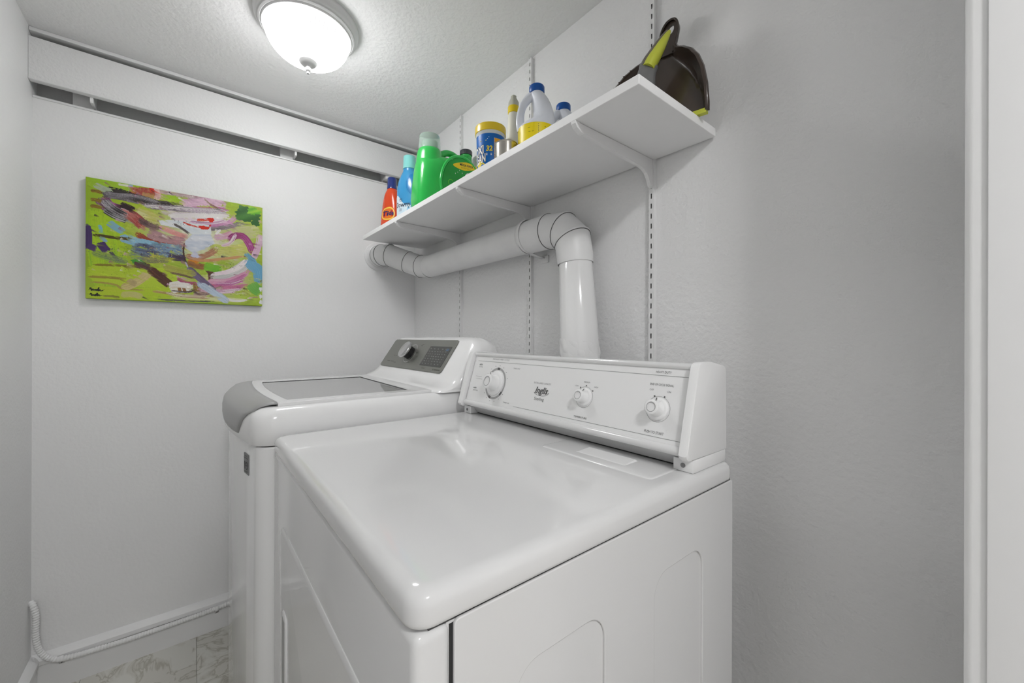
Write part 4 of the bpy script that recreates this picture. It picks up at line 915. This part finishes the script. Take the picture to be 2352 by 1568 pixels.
mapped('label_text', text2d('MEGA PACK', .0125, 0, .0002, 'CENTER', .062), lambda u, v: side(u+.020, v+.1995+u*.05, .0022), M_LT, t)
mapped('label_text', text2d('FORMAT', .009, 0, 0, 'CENTER', .044), lambda u, v: side(u+.017, v+.188+u*.05, .0022), mat('label_olive', srgb(176,160,40), .5), t)
mapped('label_text', text2d('G', .052, 0, .0035, 'CENTER', .036), lambda u, v: side(u+.030, v+.150, .0020), mat('label_whiteprint', srgb(240,240,235), .5), t)
mapped('label_text', text2d('G', .046, 0, .0022, 'CENTER', .031), lambda u, v: side(u+.030, v+.150, .0024), mat('label_redorange', srgb(222,74,24), .5), t)
mapped('label_text', text2d('2', .055, .3, .0025, 'CENTER', .040), lambda u, v: side(u-.015, v+.118, .0020), M_LT, t)
mapped('label_swirl', annulus(.0105, .0120, 40, 330, 30), lambda u, v: side(u-.050, v+.118, .0020), mat('label_limeprint', srgb(120,220,60), .5), t)
for u, v in ((-.02, .165), (-.012, .174), (-.03, .158), (.0, .166)):
    mapped('label_sparkle', ([(0, .003), (-.0012, 0), (0, -.003), (.0012, 0)], [(0, 1, 2, 3)]), (lambda uu, vv: (lambda a, b: side(a+uu, b+vv, .0021)))(u, v), mat('label_whiteprint', srgb(240,240,235), .5), t)
mapped('label_text', text2d('Gain', .034, .2, .001, 'CENTER', .08), lambda u, v: side(u-.005, v+.075, .0021), mat('label_whiteprint', srgb(240,240,235), .5), t)

# --- oxygen cleaner tub
tx, ty = .967, -.205
t = thing('powder_tub', 'round blue and white cleaner tub with yellow lid', 'tub', (tx, ty, ST))
TR = lambda z: .0395+.0045*(z/.16)
V, Fc = lathe([(.037, 0), (.0395, .002), (TR(.15), .145), (.0455, .147), (.0455, .153), (.043, .154)], 64, Matrix.Translation((tx, ty, ST))); mesh_obj('tub_body', V, Fc, mat('tub_white', srgb(226, 230, 230), .3), t, 40)
V, Fc = lathe([(.0465, .148), (.0475, .149), (.0478, .167), (.0470, .1705), (.043, .1715), (.040, .1705), (.001, .1705)], 64, Matrix.Translation((tx, ty, ST))); mesh_obj('lid', V, Fc, mat('yellow_lid', srgb(238, 206, 40), .3, coat=.2), t, 40)
vd = math.atan2(CAM.y-ty, CAM.x-tx)      # label orientation: middle of the printed seam faces the doorway
def tubp(u, v, off=.0006): a = vd+u/.042; r = TR(v)+off; return (tx+r*math.cos(a), ty+r*math.sin(a), ST+v)
def tubpatch(u0, u1, v0, v1, off, n=40): 
    V, Fc = [], []
    for i in range(n+1): V += [tubp(u0+(u1-u0)*i/n, v0, off), tubp(u0+(u1-u0)*i/n, v1, off)]
    for i in range(n): Fc.append((2*i, 2*i+2, 2*i+3, 2*i+1))
    return V, Fc
V, Fc = tubpatch(-.06, .068, .004, .138, .0004, 60); mesh_obj('label', V, Fc, mat('tub_blue', srgb(0, 104, 190), .35), t, 30)
V, Fc = tubpatch(.010, .060, .010, .125, .0007, 30); mesh_obj('label_panel', V, Fc, mat('tub_panel', srgb(206, 206, 208), .5, vary=(260, .12, srgb(176, 150, 150))), t, 30)
V, Fc = tubpatch(.012, .060, .113, .124, .0010, 30); mesh_obj('label_header', V, Fc, mat('tub_orange', srgb(248, 178, 40), .4), t, 30)
V, Fc = tubpatch(.011, .060, .060, .063, .0010, 30); mesh_obj('label_rule', V, Fc, mat('tub_blue', srgb(0, 104, 190), .35), t, 30)
M_YL = mat('tub_yellowprint', srgb(246, 222, 60), .4); M_WP = mat('tub_whiteprint', srgb(244, 244, 240), .4); M_BP = mat('tub_blackprint', srgb(20, 20, 24), .5)
for s, u, v, h, wd in (('OXI', -.040, .088, .034, .040), ('CLEAN', -.042, .062, .034, .056)):
    mapped('label_text', text2d(s, h, 0, .0026, 'CENTER', wd), lambda a, b, u=u, v=v: tubp(u+a, v+b+a*.12, .0008), M_BP, t)
    mapped('label_text', text2d(s, h, 0, .0010, 'CENTER', wd*.97), lambda a, b, u=u, v=v: tubp(u+a, v+b+a*.12, .0013), M_WP, t)
mapped('label_text', text2d('32', .021, .1, .0008, 'CENTER', .019), lambda a, b: tubp(-.004+a, .092+b, .0010), M_YL, t)
mapped('label_lines', joinvf(*[rect2(-.010, .007, -.0010-.0042*i, .0010-.0042*i) for i in range(2)]), lambda a, b: tubp(-.003+a, .078+b, .0010), M_WP, t)
mapped('label_lines', joinvf(rect2(-.030, .0, -.0010, .0010), rect2(-.032, -.004, -.0056, -.0036)), lambda a, b: tubp(-.004+a, .126+b, .0010), M_WP, t)
mapped('label_lines', rect2(-.026, -.006, -.0011, .0011), lambda a, b: tubp(-.006+a, .117+b, .0010), M_YL, t)
mapped('label_sun', ([(x*1.0, y*1.0) for x, y in annulus(0, .028, n=40)[0]], annulus(0, .028, n=40)[1]), lambda a, b: tubp(-.040+a, .030+b, .0009), M_YL, t)
mapped('label_sun', annulus(0, .022, n=40), lambda a, b: tubp(-.040+a, .022+b, .0012), mat('tub_cream', srgb(236, 226, 190), .5), t)

# --- tall white squeeze bottle behind
sx, sy = .972, -.118
t = thing('squeeze_bottle', 'slim white squeeze bottle with yellow collar and pointed nozzle behind the metal cup', 'bottle', (sx, sy, ST))
MS = Matrix.Translation((sx, sy, ST))
V, Fc = lathe([(.024, 0), (.0275, .003), (.0275, .09), (.026, .12), (.0225, .16), (.0195, .20), (.0172, .243), (.0160, .250), (.012, .251)], 40, MS); mesh_obj('body', V, Fc, mat('milky_plastic', srgb(232, 232, 222), .4), t, 50)
V, Fc = lathe([(.0175, .246), (.0185, .247), (.0185, .2665), (.0175, .268), (.010, .268)], 40, MS); mesh_obj('collar', V, Fc, mat('yellow_collar', srgb(240, 212, 20), .3), t, 40)
V, Fc = loft([[(sx+x, sy+y, ST+z) for x, y in rrect(-a, a, -b, b, c, 5)] for z, a, b, c in ((.267, .0150, .014, .010), (.272, .0152, .0142, .010), (.282, .0150, .014, .009), (.289, .0120, .011, .007), (.297, .0080, .0075, .004), (.303, .0080, .0075, .004))]); mesh_obj('nozzle', V, Fc, mat('smoky_nozzle', srgb(206, 206, 190), .3, trans=.3), t, 50)
B = Bottle([(0, .0275, .0275, 2), (.09, .0275, .0275, 2), (.12, .026, .026, 2)], (sx, sy, ST), 0)
va = math.degrees(math.atan2(CAM.y-sy, CAM.x-sx))
V, Fc = B.patch(va-70, va+70, .02, .108, .0006, 40, 30, lambda u, v: v < 1-.0*u and ((u-.5)/.5)**2+(v/1.)**2 < 1); mesh_obj('label', V, Fc, mat('label_leafgreen', srgb(40, 120, 60), .4), t, 50)

# --- small steel cup
cx, cy = 1.095, -.243
t = tag(mesh_obj('steel_cup', *lathe([(.001, 0), (.029, 0), (.030, .001), (.030, .061), (.0312, .062), (.0318, .063), (.0312, .0642), (.0295, .0635), (.0288, .061), (.0288, .002), (.001, .002)], 48, Matrix.Translation((cx, cy, ST)), False), M_STEEL, None, 40), 'small brushed steel cup in front of the squeeze bottle', 'cup')

# --- translucent jugs with blue caps
def blue_jug(loc, label, ang, cap_only=False):
    t = thing('handled_jug', label, 'jug', loc, 'translucent jugs with blue caps'); t.rotation_euler = (0, 0, ang)
    M_JUG = mat('translucent_jug', srgb(234, 238, 246), .28, coat=.2, trans=.04)
    # local: handle toward -X, body centred; built in local space
    prof_ = [(0, .045, .045, 0.), (.004, .0495, .0495, 0.), (.085, .0510, .0510, 0.), (.098, .0505, .050, 0.), (.105, .047, .0495, .004), (.112, .039, .0485, .0115), (.120, .0325, .0465, .0165), (.140, .0290, .042, .0170), (.160, .0262, .037, .0140), (.176, .0232, .031, .0095), (.188, .0210, .025, .004), (.197, .0185, .0195, 0), (.204, .0180, .0180, 0)]
    secs = []
    for z, a, b, sh in prof_: secs.append([(sh+a*math.cos(2*PI*j/44), b*math.sin(2*PI*j/44), z) for j in range(44)])
    V, Fc = loft(secs); mesh_obj('body', V, Fc, M_JUG, t, 60, True)
    hp = catmull([(-.006, 0, .193), (-.021, 0, .184), (-.037, 0, .163), (-.0445, 0, .137), (-.0450, 0, .112), (-.040, 0, .094)], 8)
    V, Fc = tube(hp, [.0115-.0032*math.sin(PI*i/(len(hp)-1)) for i in range(len(hp))], 18, squash=1.25); mesh_obj('handle', V, Fc, M_JUG, t, 60, True)
    V, Fc = lathe([(.0205, .196), (.0212, .197), (.0212, .2135), (.0198, .216), (.001, .216)], 40); mesh_obj('cap', V, Fc, mat('blue_cap', srgb(0, 84, 168), .35), t, 40, True)
    V, Fc = [], []
    for i in range(65):
        a = 2*PI*i/64; V += [(.0514*math.cos(a), .0514*math.sin(a), .045), (.0514*math.cos(a), .0514*math.sin(a), .094)]
    for i in range(64): Fc.append((2*i, 2*i+2, 2*i+3, 2*i+1))
    mesh_obj('label', V, Fc, mat('jug_yellow', srgb(244, 220, 20), .35), t, 40, True)
    V2, F2 = [], []
    for i in range(65):
        a = 2*PI*i/64; V2 += [(.0514*math.cos(a), .0514*math.sin(a), .010), (.0514*math.cos(a), .0514*math.sin(a), .045)]
    for i in range(64): F2.append((2*i, 2*i+2, 2*i+3, 2*i+1))
    mesh_obj('label_lower', V2, F2, mat('jug_whitelabel', srgb(232, 232, 228), .4), t, 40, True)
    vdl = math.atan2(CAM.y-loc[1], CAM.x-loc[0])-ang
    lines = []
    for i, wd in enumerate((.034, .020, .030, .024, .030, .018)): lines.append(rect2(0, wd, -.0009-.0055*i, .0009-.0055*i))
    lines.append(rect2(-.026, -.012, -.018, -.0168)); lines.append(rect2(-.027, -.022, -.0075, -.0065))
    V, Fc = joinvf(*lines); mesh_obj('label_lines', [(.0518*math.cos(vdl+(u+.004)/.0514), .0518*math.sin(vdl+(u+.004)/.0514), .088+v) for u, v in V], Fc, mat('label_dark2', srgb(60,60,40), .5), t, 0, True)
    return t
blue_jug((1.157, -.186, ST), 'pale translucent jug with blue cap, yellow label and loop handle', math.radians(55))
blue_jug((1.142, -.066, ST), 'pale translucent jug with blue cap, half hidden behind the other jug by the wall', math.radians(70))

# ------------------------------------------------------------------ dustpan and hand brush
pan = thing('dustpan', 'dark brown dustpan standing upright at the open end of the shelf', 'dustpan', (1.455, -.10, ST))
M_PAN = mat('brown_plastic', srgb(62, 52, 46), .22, coat=.35); M_LIMEP = mat('lime_rubber', srgb(190, 196, 66), .5)
# cross sections from lip to neck: (z, half width rim, half width floor, rim height, centre x, y of floor)
PS = [(ST+.004, .118, .113, .006, 1.456, -.104), (ST+.02, .1185, .108, .016, 1.456, -.098), (ST+.06, .114, .096, .032, 1.456, -.083), (ST+.10, .104, .080, .042, 1.4565, -.070), (ST+.13, .091, .062, .046, 1.457, -.061), (ST+.155, .073, .042, .044, 1.458, -.054), (ST+.175, .052, .024, .036, 1.459, -.049), (ST+.19, .031, .014, .026, 1.460, -.045), (ST+.205, .0215, .012, .018, 1.461, -.041)]
rot = math.radians(12)
def panp(dx, fwd, z, cx_, yf): # fwd = toward the viewer (-Y), rotated a little about Z
    return (cx_+dx*math.cos(rot)+fwd*math.sin(rot)*.6, yf+dx*math.sin(rot)-fwd*math.cos(rot), z)
secs = []
for z, a, b, h_, cx_, yf in PS:
    row = []
    for s in (-1, 1):
        rng_ = [(a+.004, h_-.003), (a+.002, h_), (a, h_), (b+(a-b)*.55, h_*.5), (b+.004, h_*.06), (b-.006, 0)]
        if s == -1: row += [panp(-x, q, z, cx_, yf) for x, q in rng_]
        else: row += [panp(0, 0, z, cx_, yf)] + [panp(x, q, z, cx_, yf) for x, q in rng_[::-1]]
    secs.append(row)
V, Fc = loft(secs, False, False); o = mesh_obj('scoop', V, Fc, M_PAN, pan, 60); md = o.modifiers.new('s', 'SOLIDIFY'); md.thickness = .003; md.offset = 1
# handle with hang hole
hs = catmull([(-.021, ST+.195, 0), (-.020, ST+.215, 0), (-.021, ST+.24, 0), (-.020, ST+.262, 0), (-.012, ST+.279, 0), (0, ST+.284, 0), (.012, ST+.279, 0), (.020, ST+.262, 0), (.021, ST+.24, 0), (.020, ST+.215, 0), (.021, ST+.195, 0)], 5)
hh = [(.008*math.cos(a), ST+.2605+.0125*math.sin(a)) for a in [2*PI*i/20 for i in range(20)]]
V, Fc = curve2d([[(p.x, p.y) for p in hs], hh], .0025, .0018, 2, -.0018)
mesh_obj('handle', [panp(v[0], v[2]+.004, v[1], 1.460+.06*(v[1]-ST-.2), -.043+.20*(v[1]-ST-.2)) for v in V], Fc, M_PAN, pan, 45)
rimpts = [panp(p.x*.93, .012, p.y, 1.460+.06*(p.y-ST-.2), -.043+.20*(p.y-ST-.2)) for p in hs]
V, Fc = tube(rimpts, .0028, 8); mesh_obj('handle_rim', V, Fc, M_PAN, pan, 60)
side_ = [(panp(p.x*.93, .012, p.y, 1.460+.06*(p.y-ST-.2), -.043+.20*(p.y-ST-.2)), panp(p.x, .003, p.y, 1.460+.06*(p.y-ST-.2), -.043+.20*(p.y-ST-.2))) for p in hs]
V = [q for pr in side_ for q in pr]; Fc = [(2*i, 2*i+1, 2*i+3, 2*i+2) for i in range(len(side_)-1)]; mesh_obj('handle_wall', V, Fc, M_PAN, pan, 60)
# rubber lip
V, Fc = loft([[panp(-.118, q, ST+z, 1.456, -.104) for q, z in ((.009, .0005), (.009, .010), (-.003, .012), (-.003, .0005))], [panp(.119, q, ST+z, 1.456, -.104) for q, z in ((.009, .0005), (.009, .010), (-.003, .012), (-.003, .0005))]]); mesh_obj('rubber_lip', V, Fc, M_LIMEP, pan, 0)
# comb teeth along the left rim
V, Fc = [], []
for i in range(9):
    k = .35+.05*i; z = ST+.07+.012*i
    for (za, a, b, h_, cx_, yf), (zb, a2, b2, h2, cx2, yf2) in zip(PS, PS[1:]):
        if za <= z <= zb:
            f_ = (z-za)/(zb-za); A = a+(a2-a)*f_; Hh = h_+(h2-h_)*f_; cxx = cx_+(cx2-cx_)*f_; yy_ = yf+(yf2-yf)*f_
            o_ = len(V); V += [panp(-A, Hh, z-.004, cxx, yy_), panp(-A, Hh, z+.004, cxx, yy_), panp(-A-.003, Hh+.007, z, cxx, yy_), panp(-A-.003, Hh, z, cxx, yy_)]; Fc += [(o_, o_+1, o_+2), (o_, o_+2, o_+3), (o_+1, o_+3, o_+2), (o_, o_+3, o_+1)]
mesh_obj('comb_teeth', V, Fc, M_PAN, pan, 0)
# hand brush
br = thing('hand_brush', 'hand brush with lime green and grey handle clipped into the dustpan', 'brush', (1.445, -.165, ST))
bpth = catmull([(1.4935, -.093, ST+.2125), (1.483, -.104, ST+.187), (1.473, -.116, ST+.160), (1.4665, -.126, ST+.140), (1.462, -.131, ST+.126)], 8)
nb = len(bpth); V, Fc = tube(bpth, [.0055+.0165*math.sin(min(1, i/(nb-1)*1.25)*PI/2)**.8 for i in range(nb)], 20, squash=.7); mesh_obj('grip', V, Fc, M_LIMEP, br, 60)
bq = [p+Vector((-.0045, -.0005, .0035)) for p in bpth]; V, Fc = tube(bq, [.0045+.0150*math.sin(min(1, i/(nb-1)*1.25)*PI/2)**.8 for i in range(nb)], 18, squash=.75); mesh_obj('grip_back', V, Fc, mat('grey_brown_plastic', srgb(96, 90, 82), .4), br, 60)
bp2 = catmull([(1.4645, -.1285, ST+.134), (1.462, -.134, ST+.112), (1.463, -.141, ST+.085), (1.457, -.152, ST+.058), (1.452, -.162, ST+.038)], 8)
nb = len(bp2); V, Fc = tube(bp2, [.0205, ]*3+[.0195+.002*math.sin(i/nb*PI) for i in range(nb-3)], 20, squash=.75); mesh_obj('neck', V, Fc, mat('grey_plastic', srgb(110, 110, 110), .35, coat=.2), br, 60)
V, Fc = loft([[(1.445+x, -.167+y, ST+z) for x, y in rrect(-a, a, -b, b, .012, 5)] for z, a, b in ((.026, .052, .015), (.030, .055, .017), (.042, .050, .016), (.048, .035, .014))]); mesh_obj('head', V, Fc, MATS['grey_plastic'], br, 50)
V, Fc = [], []
for i in range(22):
    for j in range(5):
        x = 1.445-.048+.096*i/21; y = -.167-.011+.022*j/4; q = joinvf(([(x-.0016, y-.0016, ST+.027), (x+.0016, y-.0016, ST+.027), (x+.0016, y+.0016, ST+.027), (x-.0016, y+.0016, ST+.027), (x+.002*random.uniform(-1, 1), y+.002*random.uniform(-1, 1), ST+.001)], [(0,1,4), (1,2,4), (2,3,4), (3,0,4)]))
        o_ = len(V); V += q[0]; Fc += [tuple(k+o_ for k in f_) for f_ in q[1]]
o = mesh_obj('bristles', V, Fc, mat('bristle', srgb(50, 50, 50), .7), br, 0); o['kind'] = 'stuff'

# printed labels belong to the body they are printed on
for e in [o for o in COL.objects if o.type == 'EMPTY' and not o.parent]:
    ch = list(e.children); body_ = next((c for c in ch if c.name.split('.')[0] in ('body', 'tub_body')), None)
    if not body_: continue
    for c in ch:
        if c.name.startswith(('label', 'logo', 'oval')):
            c.parent = body_; c.matrix_parent_inverse = Matrix.Identity(4)
